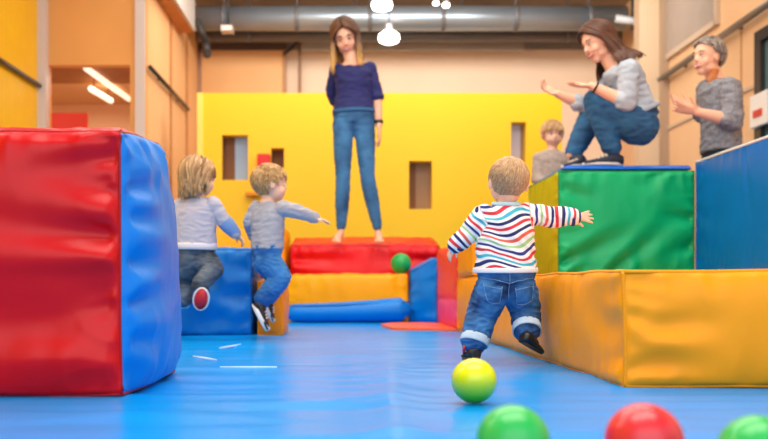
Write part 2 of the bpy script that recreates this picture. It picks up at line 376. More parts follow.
# tall yellow playhouse wall with openings
YW = 9.5
yw = thing('playhouse_wall', (.3, YW, 0), 'tall yellow playhouse wall with small window openings behind the woman', 'wall')
wins = [(222, 248, 135, 180), (271, 284, 148, 168), (409, 432, 161, 209), (511, 526, 122, 165)]
x0, x1 = P(203, 0, YW).x, P(562, 0, YW).x; ztop = P(0, 93, YW).z
rects = [(P(a, 0, YW).x, P(b, 0, YW).x, P(0, d, YW).z, P(0, c, YW).z) for a, b, c, d in wins]
bm = bmesh.new(); xs = sorted({x0, x1, *[r[0] for r in rects], *[r[1] for r in rects]})
for i in range(len(xs) - 1):
    h = next((r for r in rects if abs(r[0] - xs[i]) < 1e-6), None)
    if h: box(bm, (xs[i], YW, 0), (xs[i + 1], YW + .18, h[2])); box(bm, (xs[i], YW, h[3]), (xs[i + 1], YW + .18, ztop))
    else: box(bm, (xs[i], YW, 0), (xs[i + 1], YW + .18, ztop))
bmesh.ops.remove_doubles(bm, verts=bm.verts, dist=1e-5)
under(yw, bm_obj('wall_panel', bm, mat('playhouse_yellow', 'ffcb00', .45, var=.02, vscale=1), smooth=False))
under(yw, boxo('left_edge', (x0 - .06, YW - .02, 0), (x0, YW + .18, ztop), mat('pale_yellow', 'fbe26a', .5)))
wm = {'b': mat('win_brown', '8a5a34', .6), 'l': mat('win_blue', 'a9c8f0', .3), 'g': mat('win_grey', 'a9896a', .6), 'p': mat('win_pale', 'd6d2e6', .3)}
for r, (m1, m2, f) in zip(rects, (('b', 'l', .42), ('b', 'b', .5), ('b', 'g', .35), ('p', 'g', .85))):
    xm = lerp(r[0], r[1], f)
    bm = bmesh.new(); box(bm, (r[0] - .02, YW + .185, r[2] - .02), (xm, YW + .21, r[3] + .02)); box(bm, (r[0] - .02, YW + .02, r[2] - .02), (r[0] + .005, YW + .2, r[3] + .02))
    q = under(yw, bm_obj('window_shutter', bm, wm[m1], smooth=False))
    under(yw, boxo('window_pane', (xm, YW + .185, r[2] - .02), (r[1] + .02, YW + .2, r[3] + .02), wm[m2]))
rb = thing('red_box', P(263, 168, 9.4), 'small red box on the yellow wall above the running boy', 'box')
under(rb, boxo('body', P(257, 181, 9.38), P(270.5, 155, 9.49), mat('red_box_paint', 'e01f1c', .45), bevel=.01))
under(rb, boxo('front_lip', P(258, 171, 9.36), P(269.5, 169, 9.39), mat('red_box_lip', 'b01512', .45)))
sh = thing('wall_ledge', P(253, 194, 9.45), 'thin orange ledge on the yellow wall left of the running boy', 'ledge')
under(sh, boxo('ledge', P(245, 195, 9.38), P(262, 193, 9.5), mat('ledge_orange', 'e8920c', .5)))
under(sh, boxo('ledge_bracket', P(252, 199, 9.44), P(254, 195, 9.5), mat('ledge_orange', 'e8920c', .5)))

# ================================================================== MATS
vb = mat('mat_blue_vinyl', '0092ea', .26, bump=.12, bscale=14, var=.06, vscale=3, ior=1.28)
def mat_tile(name, x0, x1, y0, y1, label, ridges=(), nx=220, ny=220):
    bm = bmesh.new(); g = []
    for j in range(ny + 1):
        y = lerp(y0, y1, j / ny); row = []
        for i in range(nx + 1):
            x = lerp(x0, x1, i / nx)
            z = .006 * noise.noise(V((x * 1.6, y * 2.3, 3))) + .0034 * noise.noise(V((x * 3.3, y * 9, 8)))
            z += .0026 * (1 - 3 * abs(noise.noise(V((x * 1.3 + 4, y * 6.5, 1)))))
            for (ax, ay, bx, by, wd, h) in ridges:
                a, b, q = V((ax, ay)), V((bx, by)), V((x, y)); t = max(0, min(1, (q - a).dot(b - a) / (b - a).length_squared))
                d = (q - (a + (b - a) * t)).length / wd; z += h * math.exp(-d * d)
            e = min(x - x0, x1 - x, y - y0, y1 - y); z -= .001 * (e < .01)
            row.append(bm.verts.new((x, y, z)))
        g.append(row)
    for j in range(ny):
        for i in range(nx): bm.faces.new((g[j][i], g[j][i + 1], g[j + 1][i + 1], g[j + 1][i]))
    root = thing(name, ((x0 + x1) / 2, (y0 + y1) / 2, -.02), label, 'mat', 'blue floor mats')
    under(root, bm_obj('vinyl_top', bm, vb))
    bm = bmesh.new(); box(bm, (x0 + .002, y0 + .002, -.02), (x1 - .002, y1 - .002, -.0125)); under(root, bm_obj('foam_base', bm, mat('mat_edge', '0d4fa6', .5), smooth=False))
    return root
mat_tile('floor_mat', -2.9, 3.5, -.4, 3.16, 'blue vinyl floor mat in the foreground under the balls',
         [(.15, 3.16, .07, 1.0, .05, .010), (-.5, 2.0, .1, 2.25, .06, .004), (.1, 1.7, .5, 1.3, .05, .003), (-.2, 2.9, .5, 2.75, .04, .003)])
mat_tile('floor_mat', -2.9, 3.5, 3.165, 9.3, 'blue vinyl floor mat behind the seam, reaching back under the leaping children',
         [(-.6, 4.2, .1, 4.5, .06, .004), (-.1, 3.6, .5, 3.7, .05, .003), (.1, 4.9, .6, 4.6, .06, .004)])
# white scuff strokes on the mat
sc = mat('scuff_white', 'a9d4fb', .4)
for k, (a, b) in enumerate((((219, 349), (241, 345)), ((193, 357), (217, 361)), ((220, 368), (277, 368)))):
    pa, pb = [V(((x - CX) * EYE / (y - CY), F * EYE / (y - CY), .006)) for x, y in (a, b)]
    bm = bmesh.new(); n = 14; d = (pb - pa).normalized(); s = V((-d.y, d.x, 0)) * .011; vv = []
    for i in range(n + 1):
        p = pa.lerp(pb, i / n); wdt = math.sin(math.pi * (i + .4) / (n + .8)); vv.append((bm.verts.new(p + s * wdt), bm.verts.new(p - s * wdt), bm.verts.new(p - s * wdt - V((0, 0, .008))), bm.verts.new(p + s * wdt - V((0, 0, .008)))))
    for i in range(n):
        for q in range(4): bm.faces.new((vv[i][q], vv[i + 1][q], vv[i + 1][(q + 1) % 4], vv[i][(q + 1) % 4]))
    tag(bm_obj('chalk_mark', bm, sc), ['pale stroke on the blue mat nearest the orange block', 'pale short stroke on the blue mat beside the big red and blue block', 'long thin pale stroke on the blue mat, lowest of three'][k], 'mark', 'pale strokes on the blue mat')
# orange flat mat
bm = bmesh.new()
outline = [(381, 326), (392, 324.4), (420, 324), (441, 324.6), (450, 327.5), (457, 331.5), (452, 331.5), (420, 330.5), (392, 329.8)]
pts = [V(((x - CX) * EYE / (y - CY), F * EYE / (y - CY), 0)) for x, y in outline]
lo = [bm.verts.new(p + V((0, 0, -.008))) for p in pts]; hi = [bm.verts.new(p + V((0, 0, .014))) for p in pts]
bm.faces.new(hi); bm.faces.new(lo[::-1])
for i in range(len(pts)): bm.faces.new((lo[i], lo[(i + 1) % len(pts)], hi[(i + 1) % len(pts)], hi[i]))
tag(bm_obj('orange_mat', bm, vinyl('mat_orange', 'ff6a34', .4), smooth=False), 'small flat orange mat on the blue floor before the blue wedge', 'mat')

# ================================================================== INFLATABLES
RED = vinyl('vinyl_red', 'cc000c', .34); BLUE = vinyl('vinyl_blue', '007ad2', .38); ORA = vinyl('vinyl_orange', 'ff9e00', .42)
AMB = vinyl('vinyl_amber', 'ffae00', .4); GRN = vinyl('vinyl_green', '00a266', .38); OLV = vinyl('vinyl_olive', 'b4b80e', .45)
COR = vinyl('vinyl_coral', 'f24a34', .4); PNK = vinyl('vinyl_pink', 'e0488c', .4); DBL = vinyl('vinyl_deep_blue', '0068c4', .36)
DRED = vinyl('piping_red', '9c0c14', .4); DBLU = vinyl('piping_blue', '0a4ea8', .4); DORA = vinyl('piping_orange', 'f59a08', .4)
# big red and blue block at left
cr = [(1, .78, .62, .80, .035, 0.0240), (1, .60, .45, .64, .04, 0.0330), (1, .475, .5, .44, .03, 0.0270), (1, .36, .42, .30, .045, 0.0390), (1, .22, .6, .24, .03, 0.0180), (1, .9, .75, .86, .02, 0.0150), (0, .55, .4, .5, .05, 0.0300), (0, .25, .35, .3, .05, 0.0300)]
cb = [(0, .8, .55, .76, .022, 0.0180), (0, .66, .6, .68, .02, 0.0150), (0, .5, .5, .47, .022, 0.0180), (0, .34, .6, .38, .025, 0.0210), (0, .2, .45, .16, .02, 0.0135), (.2, 1, .35, .75, .02, 0.0135), (.6, 1, .55, .8, .02, 0.0120), (.3, 0, .4, .2, .02, 0.0120)]
cushion('inflatable_block', [(-1.5, 2.26, .006), (-.566, 2.26, .006), (-.55, 2.86, .006), (-1.5, 2.95, .006), (-1.5, 2.26, .668), (-.568, 2.26, .668), (-.60, 2.84, .728), (-1.5, 2.95, .72)],
        'big puffy red block with a blue end panel in the left foreground', 'inflatable block',
        {'*': RED, 'right': BLUE, 'back': BLUE}, {'front': .05, 'right': .07, 'top': .016, '*': .02, 'bottom': 0}, DRED, .004, res=150, wr=.010,
        creases={'front': cr, 'right': cb}, power=2.6, seed=3, wave=.008)
# middle blue block behind the leaping children, with its orange and red neighbour
cushion('inflatable_block', hexa(P(150, 0, 5).x, P(251, 0, 5).x, 5.0, 5.6, .004, .475), 'blue puffy block behind the two leaping children', 'inflatable block',
        {'*': BLUE}, {'front': .04, 'right': .006, '*': .025, 'bottom': 0}, DBLU, .005, res=110, wr=.010, seed=11, power=2.6,
        creases={'front': [(1, .75, .55, .8, .035, .018), (1, .5, .5, .45, .04, .022), (0, .3, .5, .36, .04, .02), (.7, .2, .3, .1, .04, .02), (.6, .62, .25, .7, .04, .02)]})
c0 = P(252, 0, 5.0).x + .035; c1 = P(282, 0, 5.05).x
ob = cushion('inflatable_post', hexa(c0, c1, 5.0, 5.5, .004, .30), 'small orange block with a red top beside the blue block, behind the boy\'s shoe', 'inflatable block',
        {'*': vinyl('vinyl_orange_deep', 'f58a0c', .4), 'top': RED}, {'front': .02, '*': .015, 'bottom': 0}, DORA, .005, res=90, wr=.006, seed=21)
cushion('red_wedge', [(c0 + .01, 5.03, .325), (c0 + .07, 5.03, .325), (c0 + .07, 5.4, .325), (c0 + .01, 5.4, .325), (c0 + .005, 5.03, .40), (c0 + .03, 5.03, .40), (c0 + .03, 5.4, .40), (c0 + .005, 5.4, .40)],
        'small red wedge on top of the small orange block', 'wedge', {'*': RED}, {'*': .005, 'bottom': 0}, DRED, .003, res=60, wr=.002, seed=2)
# amber bench behind the children
cushion('inflatable_bench', hexa(P(186, 0, 7.2).x, -.51, 7.2, 7.9, .004, .74), 'amber inflatable bench behind the leaping children', 'inflatable bench',
        {'*': AMB}, {'front': .03, '*': .02, 'bottom': 0}, DORA, .006, res=50, wr=.008, seed=31)
# far inflatable: blue tube, orange step, red back, blue wedge, coral and pink side
x0 = P(283, 0, 6.7).x; x1 = P(436, 0, 6.7).x
cushion('inflatable_step', hexa(x0, .462, 6.9, 7.19, .004, .36), 'amber step between the low blue tube and the long red inflatable', 'inflatable step',
        {'*': AMB}, {'front': .035, '*': .008, 'bottom': 0}, DORA, .005, res=80, wr=.008, seed=41)
rx0, rx1 = P(289, 0, 7.0).x, P(443, 0, 7.0).x
cushion('inflatable_bolster', [(rx0, 7.3, .004), (rx1, 7.3, .004), (rx1, 7.9, .004), (rx0, 7.9, .004), (rx0, 7.3, .60), (rx1, 7.3, .60), (rx1, 7.9, .69), (rx0, 7.9, .69)],
        'long red puffy inflatable the woman stands on', 'inflatable block', {'*': vinyl('vinyl_red_bright', 'dc0410', .36)}, {'front': .05, 'top': .03, '*': .02, 'bottom': 0}, DRED, .005, res=80, wr=.010, seed=51, power=2.4,
        creases={'front': [(0, .82, .5, .80, .03, .03), (1, .8, .5, .82, .03, .03)]})
tb = thing('inflatable_tube', ((x0 + x1) / 2, 6.72, 0), 'low blue inflatable tube lying along the front of the orange step', 'inflatable tube')
bm = bmesh.new(); pts = []; rs = []
for i in range(41):
    t = i / 40; pts.append(V((lerp(x0, .475, t), 6.75, .074 + .03 * t ** 2))); rs.append((.070 + .026 * t ** 2) * min(1, .35 + 8 * min(t, 1 - t)) * (1 + .03 * noise.noise(V((t * 14, 0, 0)))))
tube(bm, pts, rs, 24); under(tb, bm_obj('tube_body', bm, vinyl('vinyl_tube_blue', '0082e0', .33)))
bm = bmesh.new(); tube(bm, [V((lerp(x0, .475, i / 20), 6.69, .128 + .03 * (i / 20) ** 2)) for i in range(21)], .004, 6); under(tb, bm_obj('seam_piping', bm, DBLU))
wx0, wx1 = P(411, 0, 6.85).x, P(437, 0, 6.7).x
cushion('inflatable_wedge', [(wx0, 6.86, .004), (wx1, 6.7, .004), (wx1, 7.17, .004), (wx0 + .01, 7.17, .004), (wx0, 6.86, P(0, 272, 6.86).z), (wx1, 6.7, P(0, 259, 6.7).z), (wx1, 7.17, .50), (wx0 + .01, 7.17, .40)],
        'blue wedge with a slanted top at the right end of the tube', 'inflatable wedge', {'*': vinyl('vinyl_tube_blue', '0082e0', .33)}, {'front': .02, '*': .012, 'bottom': 0}, DBLU, .005, res=80, wr=.008, seed=61)
sx0, sx1 = .684, .674
zc = P(0, 300, 5.6).z
cushion('inflatable_wall', [(sx0, 5.60, .004), (.95, 5.62, .004), (.95, 6.66, .004), (sx1, 6.66, .004), (sx0, 5.60, .19), (.95, 5.62, .19), (.95, 6.66, .19), (sx1, 6.66, .19)],
        'pink lower bolster under the coral red side block', 'inflatable bolster', {'*': PNK}, {'*': .02, 'bottom': 0, 'top': 0}, COR, .006, res=80, wr=.006, seed=71)
cushion('inflatable_wall', [(sx0, 5.60, .20), (.95, 5.62, .20), (.95, 6.66, .20), (sx1, 6.66, .20), (sx0, 5.60, .51), (.95, 5.62, .51), (.95, 6.66, .54), (sx1, 6.66, .54)],
        'coral red side block on the pink bolster left of the orange bench', 'inflatable block', {'*': COR}, {'*': .02, 'bottom': 0, 'top': .02}, COR, .006, res=80, wr=.006, seed=72)
cushion('inflatable_block', [(.69, 4.95, .337), (.97, 4.95, .337), (.97, 5.52, .337), (.686, 5.52, .337), (.69, 4.95, .53), (.97, 4.95, .53), (.97, 5.56, .55), (.686, 5.56, .55)],
        'orange block on the far end of the orange bench, behind the striped toddler', 'inflatable block', {'*': ORA}, {'*': .02, 'bottom': 0}, DORA, .005, res=70, wr=.006, seed=81)
# the big orange bench/platform at right
cushion('foam_bench', [(.768, 2.48, .004), (2.9, 2.45, .004), (3.0, 5.55, .004), (.684, 5.55, .004), (.762, 2.48, .322), (2.9, 2.45, .320), (3.0, 5.55, .322), (.684, 5.55, .322)],
        'wide orange padded bench in the right foreground, under the green and blue blocks', 'padded bench', {'*': ORA}, {'front': .05, 'left': .028, 'top': .0, '*': .02, 'bottom': 0}, DORA, .006, res=120, wr=.007, seed=91, power=2.6,
        creases={'front': [(0, .8, .10, .74, .02, 0.0192), (0, .62, .13, .52, .025, 0.0256), (0, .42, .09, .50, .02, 0.0192), (0, .3, .12, .2, .022, 0.0224), (0, .15, .07, .2, .016, 0.0160), (0, .93, .09, .9, .014, 0.0128), (.35, .55, .9, .45, .1, 0.0064)],
                 'left': [(1, .85, .90, .78, .03, 0.0160), (1, .6, .9, .5, .035, 0.0224), (1, .4, .91, .46, .03, 0.0192), (1, .25, .88, .12, .03, 0.0192), (.6, .5, .2, .45, .08, 0.0096)]})
cushion('foam_platform', hexa(1.30, 3.3, 5.62, 6.75, .004, .322), 'low orange platform behind the bench that carries the green block', 'padded platform', {'*': ORA}, {'*': .01, 'top': 0, 'bottom': 0}, DORA, .005, res=30, wr=.004, seed=95)
# green block with olive side and blue top
gx0, gx1 = P(558, 0, 5.8).x, P(692.6, 0, 5.8).x
gz = P(0, 172, 5.8).z
cushion('foam_block', [(gx0, 5.78, .335), (gx1, 5.78, .335), (gx1, 6.7, .335), (gx0, 6.7, .335), (gx0, 5.78, gz), (gx1, 5.78, gz), (gx1, 6.7, gz), (gx0, 6.7, gz)],
        'tall green padded block with an olive yellow side, under the crouching woman', 'padded block', {'*': GRN, 'left': OLV, 'top': GRN}, {'front': .03, 'left': .012, '*': .012, 'right': 0, 'top': .0, 'bottom': 0}, vinyl('piping_green', '05804a', .4), .006, res=110, wr=.008, seed=101, power=2.8, wave=.002,
        creases={'front': [(0, .12, .55, .45, .03, 0.0304), (.1, 0, .35, .3, .03, 0.0228), (.35, 0, .9, .6, .03, 0.0266), (1, .55, .7, .6, .03, 0.0228), (0, .85, .3, .7, .03, 0.0190), (.6, 0, .62, .35, .03, 0.0190), (.75, 1, .6, .8, .03, 0.0190), (1, .3, .75, .2, .03, 0.0228)]})
cushion('blue_topper', [(gx0 + .03, 5.80, gz + .02), (gx1 - .01, 5.80, gz + .02), (gx1 - .01, 6.68, gz + .02), (gx0 + .03, 6.68, gz + .02), (gx0 + .06, 5.84, gz + .042), (gx1 - .01, 5.84, gz + .042), (gx1 - .01, 6.66, gz + .042), (gx0 + .06, 6.66, gz + .042)],
        'thin blue mat lying on top of the green block', 'mat', {'*': vinyl('topper_blue', '1568d2', .4)}, {'*': .002, 'bottom': 0}, DBLU, .004, res=40, wr=.001, seed=102, wave=.002)
# blue wall at right, with white top piping
bz = lambda x: x * .35 + EYE
cushion('padded_barrier', [(2.236, 3.4, .345), (2.55, 3.4, .345), (2.55, 5.76, .345), (2.236, 5.76, .345), (2.236, 3.4, 1.07), (2.55, 3.4, 1.07), (2.55, 5.76, 1.07), (2.236, 5.76, 1.07)],
        'blue padded wall with white edge piping at the right edge of the picture', 'padded wall', {'*': DBL}, {'left': .010, 'back': 0, '*': .012, 'bottom': 0, 'top': .0}, DBLU, .005, res=80, wr=.006, seed=111, wave=.002, pipe_top=mat('piping_white', 'dfe8f2', .4),
        creases={'left': [(.3, 1, .34, .4, .02, .008), (.55, 1, .6, .5, .02, .008), (.7, 1, .72, .55, .02, .007), (.85, 1, .87, .6, .02, .007), (.1, 0, .15, .5, .03, .008)]})

# ================================================================== BALLS
def play_ball(c, r, m, label, m2=None):
    root = thing('play_ball', V(c) - V((0, 0, r)), label, 'ball', 'plastic play balls')
    bm = bmesh.new(); bmesh.ops.create_uvsphere(bm, u_segments=64, v_segments=40, radius=r)
    for v in bm.verts:
        if abs(v.co.z) < r * .02: v.co *= .9985
    bmesh.ops.translate(bm, verts=bm.verts, vec=V(c)); under(root, bm_obj('shell', bm, m))
    bm = bmesh.new(); ball(bm, V(c) + V((.25, .5, .83)).normalized() * r * .992, r * .05, seg=10); under(root, bm_obj('valve', bm, m))
R0 = .0535
def on_floor(x, y, r=R0):             # ball whose lowest point is seen at y
    Y = F * (EYE - 0.0) / (y - CY); return ((x - CX) * Y / F, Y, r + .002)
BG = mat('ball_green', '16b84e', .35, coat=.3, sub=.0); BR = mat('ball_red', 'e0202c', .33, coat=.3)
byl = z_ramp('ball_yellow_green', [(-.5, '38b50c'), (-.012, '62c808'), (.012, 'dbe50a'), (.5, 'f2e90a')], .3, (8, 8, 8))
def yellow_ball():
    c = V(on_floor(474, 404)); root = thing('play_ball', c, 'yellow and green ball in front of the toddler\'s foot', 'ball', 'plastic play balls')
    r = R0; m = bpy.data.materials.new('ball_two_tone'); m.use_nodes = True; nt = m.node_tree; b = nt.nodes['Principled BSDF']
    tc = nt.nodes.new('ShaderNodeTexCoord'); sp_ = nt.nodes.new('ShaderNodeSeparateXYZ'); nt.links.new(tc.outputs['Object'], sp_.inputs[0])
    mr = nt.nodes.new('ShaderNodeMapRange'); mr.inputs[1].default_value = -.035; mr.inputs[2].default_value = .02; nt.links.new(sp_.outputs[2], mr.inputs[0])
    rp = nt.nodes.new('ShaderNodeValToRGB'); rp.color_ramp.elements[0].color = lin('3fb40a'); rp.color_ramp.elements[1].color = lin('e2e60a'); nt.links.new(mr.outputs[0], rp.inputs[0])
    nt.links.new(rp.outputs[0], b.inputs['Base Color']); b.inputs['Roughness'].default_value = .3; b.inputs['Coat Weight'].default_value = .3
    bm = bmesh.new(); bmesh.ops.create_uvsphere(bm, u_segments=64, v_segments=40, radius=r)
    o = bm_obj('shell', bm, m); o.parent = root
    bm = bmesh.new(); ball(bm, V((.25, .5, .83)).normalized() * r * .992, r * .05, seg=10); o = bm_obj('valve', bm, m); o.parent = root
yellow_ball()
play_ball(on_floor(513, 480, .0535), .0535, BG, 'green ball at the bottom edge, left of the red ball')
play_ball(on_floor(644, 482, .0555), .0555, BR, 'red ball at the bottom edge of the picture')
play_ball(on_floor(758, 497, .0535), .0535, BG, 'green ball in the bottom right corner of the picture')
play_ball(P(401, 263.5, 7.03) , .08, mat('ball_green_far', '12a850', .35), 'green ball resting on the far orange step beside the long red inflatable')

# ================================================================== PEOPLE
def face_frame(fwd, up):
    f = V(fwd).normalized(); u = V(up); u = (u - f * u.dot(f)).normalized(); r = f.cross(u)
    return Matrix((r, f, u)).transposed()       # columns: right, forward, up
def head_shapes(bm, c, R, H, child=False):
    def E(p, r): ball(bm, c + R @ (V(p) * H), tuple(x * H for x in r), R, 20)
    if child:
        E((0, -.06, .10), (.39, .46, .40)); E((0, .10, -.16), (.31, .30, .30)); E((0, .20, -.34), (.15, .14, .10))
        for s in (-1, 1): E((s * .16, .20, -.18), (.15, .14, .14)); E((s * .385, -.05, -.06), (.045, .085, .12)); E((s * .40, -.09, -.02), (.03, .05, .08))
        E((0, .385, -.08), (.055, .07, .05)); E((0, .34, .0), (.04, .05, .08)); E((0, .26, .10), (.26, .12, .12))
        for s in (-.08, 0.0, .08): E((s, .335, -.24), (.06, .05, .035))
    else:
        E((0, -.06, .12), (.335, .42, .375)); E((0, .08, -.12), (.265, .29, .34)); E((0, .20, -.38), (.13, .13, .11))
        for s in (-1, 1): E((s * .15, .21, -.13), (.12, .12, .13)); E((s * .335, -.03, -.04), (.035, .075, .12)); E((s * .345, -.06, 0), (.03, .05, .08)); E((s * .15, .02, -.3), (.12, .2, .12))
        E((0, .385, -.09), (.055, .085, .045)); 
        chain(bm, [c + R @ (V((0, .34, .06)) * H), c + R @ (V((0, .40, -.07)) * H)], [.03 * H, .045 * H]); E((0, .24, .12), (.22, .13, .14))
        for s in (-.09, 0.0, .09): E((s, .345 - abs(s) * .3, -.245), (.07, .05, .03))
def face_parts(root, c, R, H, eyecol='3a2a1e', browcol='5a3a22', smile=.0, child=False, teeth=False, closed=False):
    def W(p): return c + R @ (V(p) * H)
    ex, ey, ez = (.155, .325, .0) if child else (.135, .305, .02)
    for s in (-1, 1):
        bm = bmesh.new(); ball(bm, W((s * ex, ey, ez)), (.062 * H, .055 * H, (.02 if closed else .042) * H), R, 16)
        e = under(root, bm_obj('eye', bm, mat('eye_white', 'ece6e0', .2)))
        bm = bmesh.new(); ball(bm, W((s * ex, ey + .036, ez)), (.03 * H, .026 * H, (.016 if closed else .032) * H), R, 12)
        under(root, bm_obj('iris', bm, mat('iris_' + eyecol, eyecol, .15)))
        bm = bmesh.new(); tube(bm, [W((s * (ex - .07), ey + .045, ez + .095)), W((s * ex, ey + .055, ez + .125)), W((s * (ex + .09), ey - .01, ez + .10))], [.014 * H, .018 * H, .008 * H]); under(root, bm_obj('eyebrow', bm, mat('brow_' + browcol, browcol, .7)))
        bm = bmesh.new(); tube(bm, [W((s * (ex - .062), ey + .03, ez + .02)), W((s * ex, ey + .058, ez + (.03 if closed else .05))), W((s * (ex + .068), ey + .01, ez + .02))], [.006 * H, .01 * H, .006 * H]); under(root, bm_obj('eyelash', bm, mat('lash_dark', '2a1a12', .6)))
    mz, my = (-.25, .375) if child else (-.245, .385)
    wd = .10 + smile * .04
    arc = lambda t, dz, dy=0.: W((wd * t, my - .10 * t * t + dy, mz + dz + smile * .05 * t * t))
    bm = bmesh.new()
    op = .010 * smile if teeth else .005
    tube(bm, [arc(t / 5, op + .012 * (1 - (t / 5) ** 2)) for t in range(-5, 6)], [.004 * H] + [.015 * H] * 9 + [.004 * H])
    tube(bm, [arc(t / 5, -op - .018 * smile * (1 - (t / 5) ** 2) - .01) for t in range(-5, 6)], [.004 * H] + [.017 * H] * 9 + [.004 * H])
    under(root, bm_obj('lips', bm, mat('lip_red', 'b8463e', .4)))
    if teeth:
        bm = bmesh.new(); tube(bm, [arc(t / 5 * .7, -.004, -.004) for t in range(-5, 6)], [.004 * H] + [.013 * H] * 9 + [.004 * H]); under(root, bm_obj('teeth', bm, mat('teeth_white', 'f5f0ea', .25)))
def hand_shapes(bm, w, d, n, L, thumb, curl=.25, spread=.10, fat=1.0, tcurl=.3):
    """w wrist, d pointing direction, n the way the palm faces, thumb: +1/-1 side"""
    d = d.normalized(); n = (n - d * n.dot(d)).normalized(); s = d.cross(n).normalized() * thumb
    pl, hw, th = .50 * L, .205 * L, .085 * L * fat
    loft(bm, [(w - d * .06 * L, s * .13 * L, n * .10 * L), (w + d * .08 * L, s * .15 * L, n * .095 * L), (w + d * pl * .6, s * hw, n * th), (w + d * pl, s * hw * .98, n * th * .85)], 16)
    fr = .052 * L * fat
    for k, (o, ln, c2) in enumerate(((.155, .44, 0), (.055, .48, .0), (-.05, .45, .05), (-.15, .36, .1))):
        b = w + d * (pl - .05 * L) + s * o * L; a = spread * (1.5 - k)
        dd = (d + s * math.tan(a)).normalized(); p = [b]; ang = 0; q = b; segs = (.12, .40, .28, .24)
        for i, f in enumerate(segs):
            if i: ang += (curl + c2) * (1 if i > 1 else .8)
            q = q + (dd * math.cos(ang) + n * math.sin(ang)) * (ln * L * f if i else .08 * L); p.append(q)
        chain(bm, p, [fr * 1.05, fr * 1.05, fr, fr * .92, fr * .72], 10)
    b = w + d * .10 * L + s * .12 * L + n * .02 * L
    td = (d * .62 + s * .75 + n * tcurl).normalized(); p1 = b + td * .2 * L; p2 = p1 + (td + d * .35).normalized() * .17 * L; p3 = p2 + (td + d * .55 + n * .15).normalized() * .13 * L
    chain(bm, [b, p1, p2, p3], [fr * 1.55, fr * 1.25, fr * 1.1, fr * .8], 10)
def limb_skin(bm, pts, rs): chain(bm, pts, rs, 14)
def bulge_chain(bm, a, b, r0, rm, r1, k=6, n=16):
    """a muscle-shaped limb segment"""
    pts = []; rs = []
    for i in range(k + 1):
        t = i / k; pts.append(a.lerp(b, t)); rs.append(lerp(r0, r1, t) + (rm - (r0 + r1) / 2) * math.sin(math.pi * t ** .8))
    tube(bm, pts, rs, n); ball(bm, a, r0, seg=n); ball(bm, b, r1, seg=n)
def shoe(root, heel, toe, up, L, wd, m_up, m_sole, name='shoe', high=1.0, ankle=None, sole_h=.11):
    """heel/toe on the sole line; up is the sole's upward normal"""
    d = (toe - heel).normalized(); up = (up - d * up.dot(d)).normalized(); s = d.cross(up)
    Ls = (toe - heel).length
    bm = bmesh.new()
    prof = [(-.02, .55, .52), (.08, .80, .62), (.25, .84, .66), (.42, .88, .52), (.6, .98, .38), (.78, 1.0, .30), (.92, .80, .22), (1.0, .45, .12)]
    loft(bm, [(heel + d * (t * Ls) + up * (h * .5 * Ls * .55 * high + sole_h * .3 * Ls), s * (w_ * wd * .5), up * (h * .5 * Ls * .58 * high)) for t, w_, h in prof], 20)
    if ankle is not None: chain(bm, [heel + d * .22 * Ls + up * .25 * Ls, heel.lerp(ankle, .65) + d * .1 * Ls], [wd * .40, wd * .40], 14)
    o = under(root, remesh(name, bm, Ls / 45, m_up, 3))
    bm = bmesh.new(); n = 28; rings = []
    for z in (0, sole_h * Ls * .35, sole_h * Ls):
        ring = []
        for i in range(n):
            a = 2 * math.pi * i / n; t = .5 + .52 * math.cos(a); w_ = 1.06 * (.40 + .12 * t) * wd * math.sin(a) * (1 if abs(math.cos(a)) < .8 else .92)
            if z == 0: w_ *= .93
            ring.append(bm.verts.new(heel + d * (t * Ls) + s * w_ + up * z))
        rings.append(ring)
    for a, b in zip(rings, rings[1:]):
        for i in range(n): bm.faces.new((a[i], a[(i + 1) % n], b[(i + 1) % n], b[i]))
    bm.faces.new(rings[0][::-1]); bm.faces.new(rings[-1])
    so = bm_obj('sole', bm, m_sole); so.data.transform(Matrix.Translation(-V(root.location))); so.parent = o
    # laces / strap
    bm = bmesh.new()
    for t in (.42, .52, .62):
        h = .30 * Ls * high * (1 - (t - .42) * 1.6); tube(bm, [heel + d * t * Ls + s * q * wd * .3 + up * (h * (1 - .5 * q * q) + sole_h * .35 * Ls + .035 * Ls) for q in (-1, -.5, 0, .5, 1)], .022 * Ls, 6)
    la = bm_obj('laces', bm, m_sole); la.data.transform(Matrix.Translation(-V(root.location))); la.parent = o
    return o
def strand_mesh(name, root, locks, m, n=5):
    bm = bmesh.new()
    for pts, rs in locks: tube(bm, pts, rs, n)
    me = bpy.data.meshes.new(name); bm.to_mesh(me); bm.free(); o = link(name, me, None, [m]); return under(root, o)
def hairmat(name, dark, light, ombre=None):
    m = bpy.data.materials.new(name); m.use_nodes = True; nt = m.node_tree; b = nt.nodes['Principled BSDF']; b.inputs['Roughness'].default_value = .42
    at = nt.nodes.new('ShaderNodeAttribute'); at.attribute_name = 'lock'
    mx = nt.nodes.new('ShaderNodeMix'); mx.data_type = 'RGBA'; nt.links.new(at.outputs['Fac'], mx.inputs[0])
    mx.inputs[6].default_value = lin(dark); mx.inputs[7].default_value = lin(light)
    out = mx.outputs[2]
    if ombre:
        z0, z1, tip = ombre; tc = nt.nodes.new('ShaderNodeTexCoord'); sp = nt.nodes.new('ShaderNodeSeparateXYZ'); nt.links.new(tc.outputs['Object'], sp.inputs[0])
        mr = nt.nodes.new('ShaderNodeMapRange'); mr.inputs[1].default_value = z0; mr.inputs[2].default_value = z1; nt.links.new(sp.outputs[2], mr.inputs[0])
        m2 = nt.nodes.new('ShaderNodeMix'); m2.data_type = 'RGBA'; nt.links.new(mr.outputs[0], m2.inputs[0]); m2.inputs[6].default_value = lin(tip); nt.links.new(out, m2.inputs[7]); out = m2.outputs[2]
    nt.links.new(out, b.inputs['Base Color']); return m
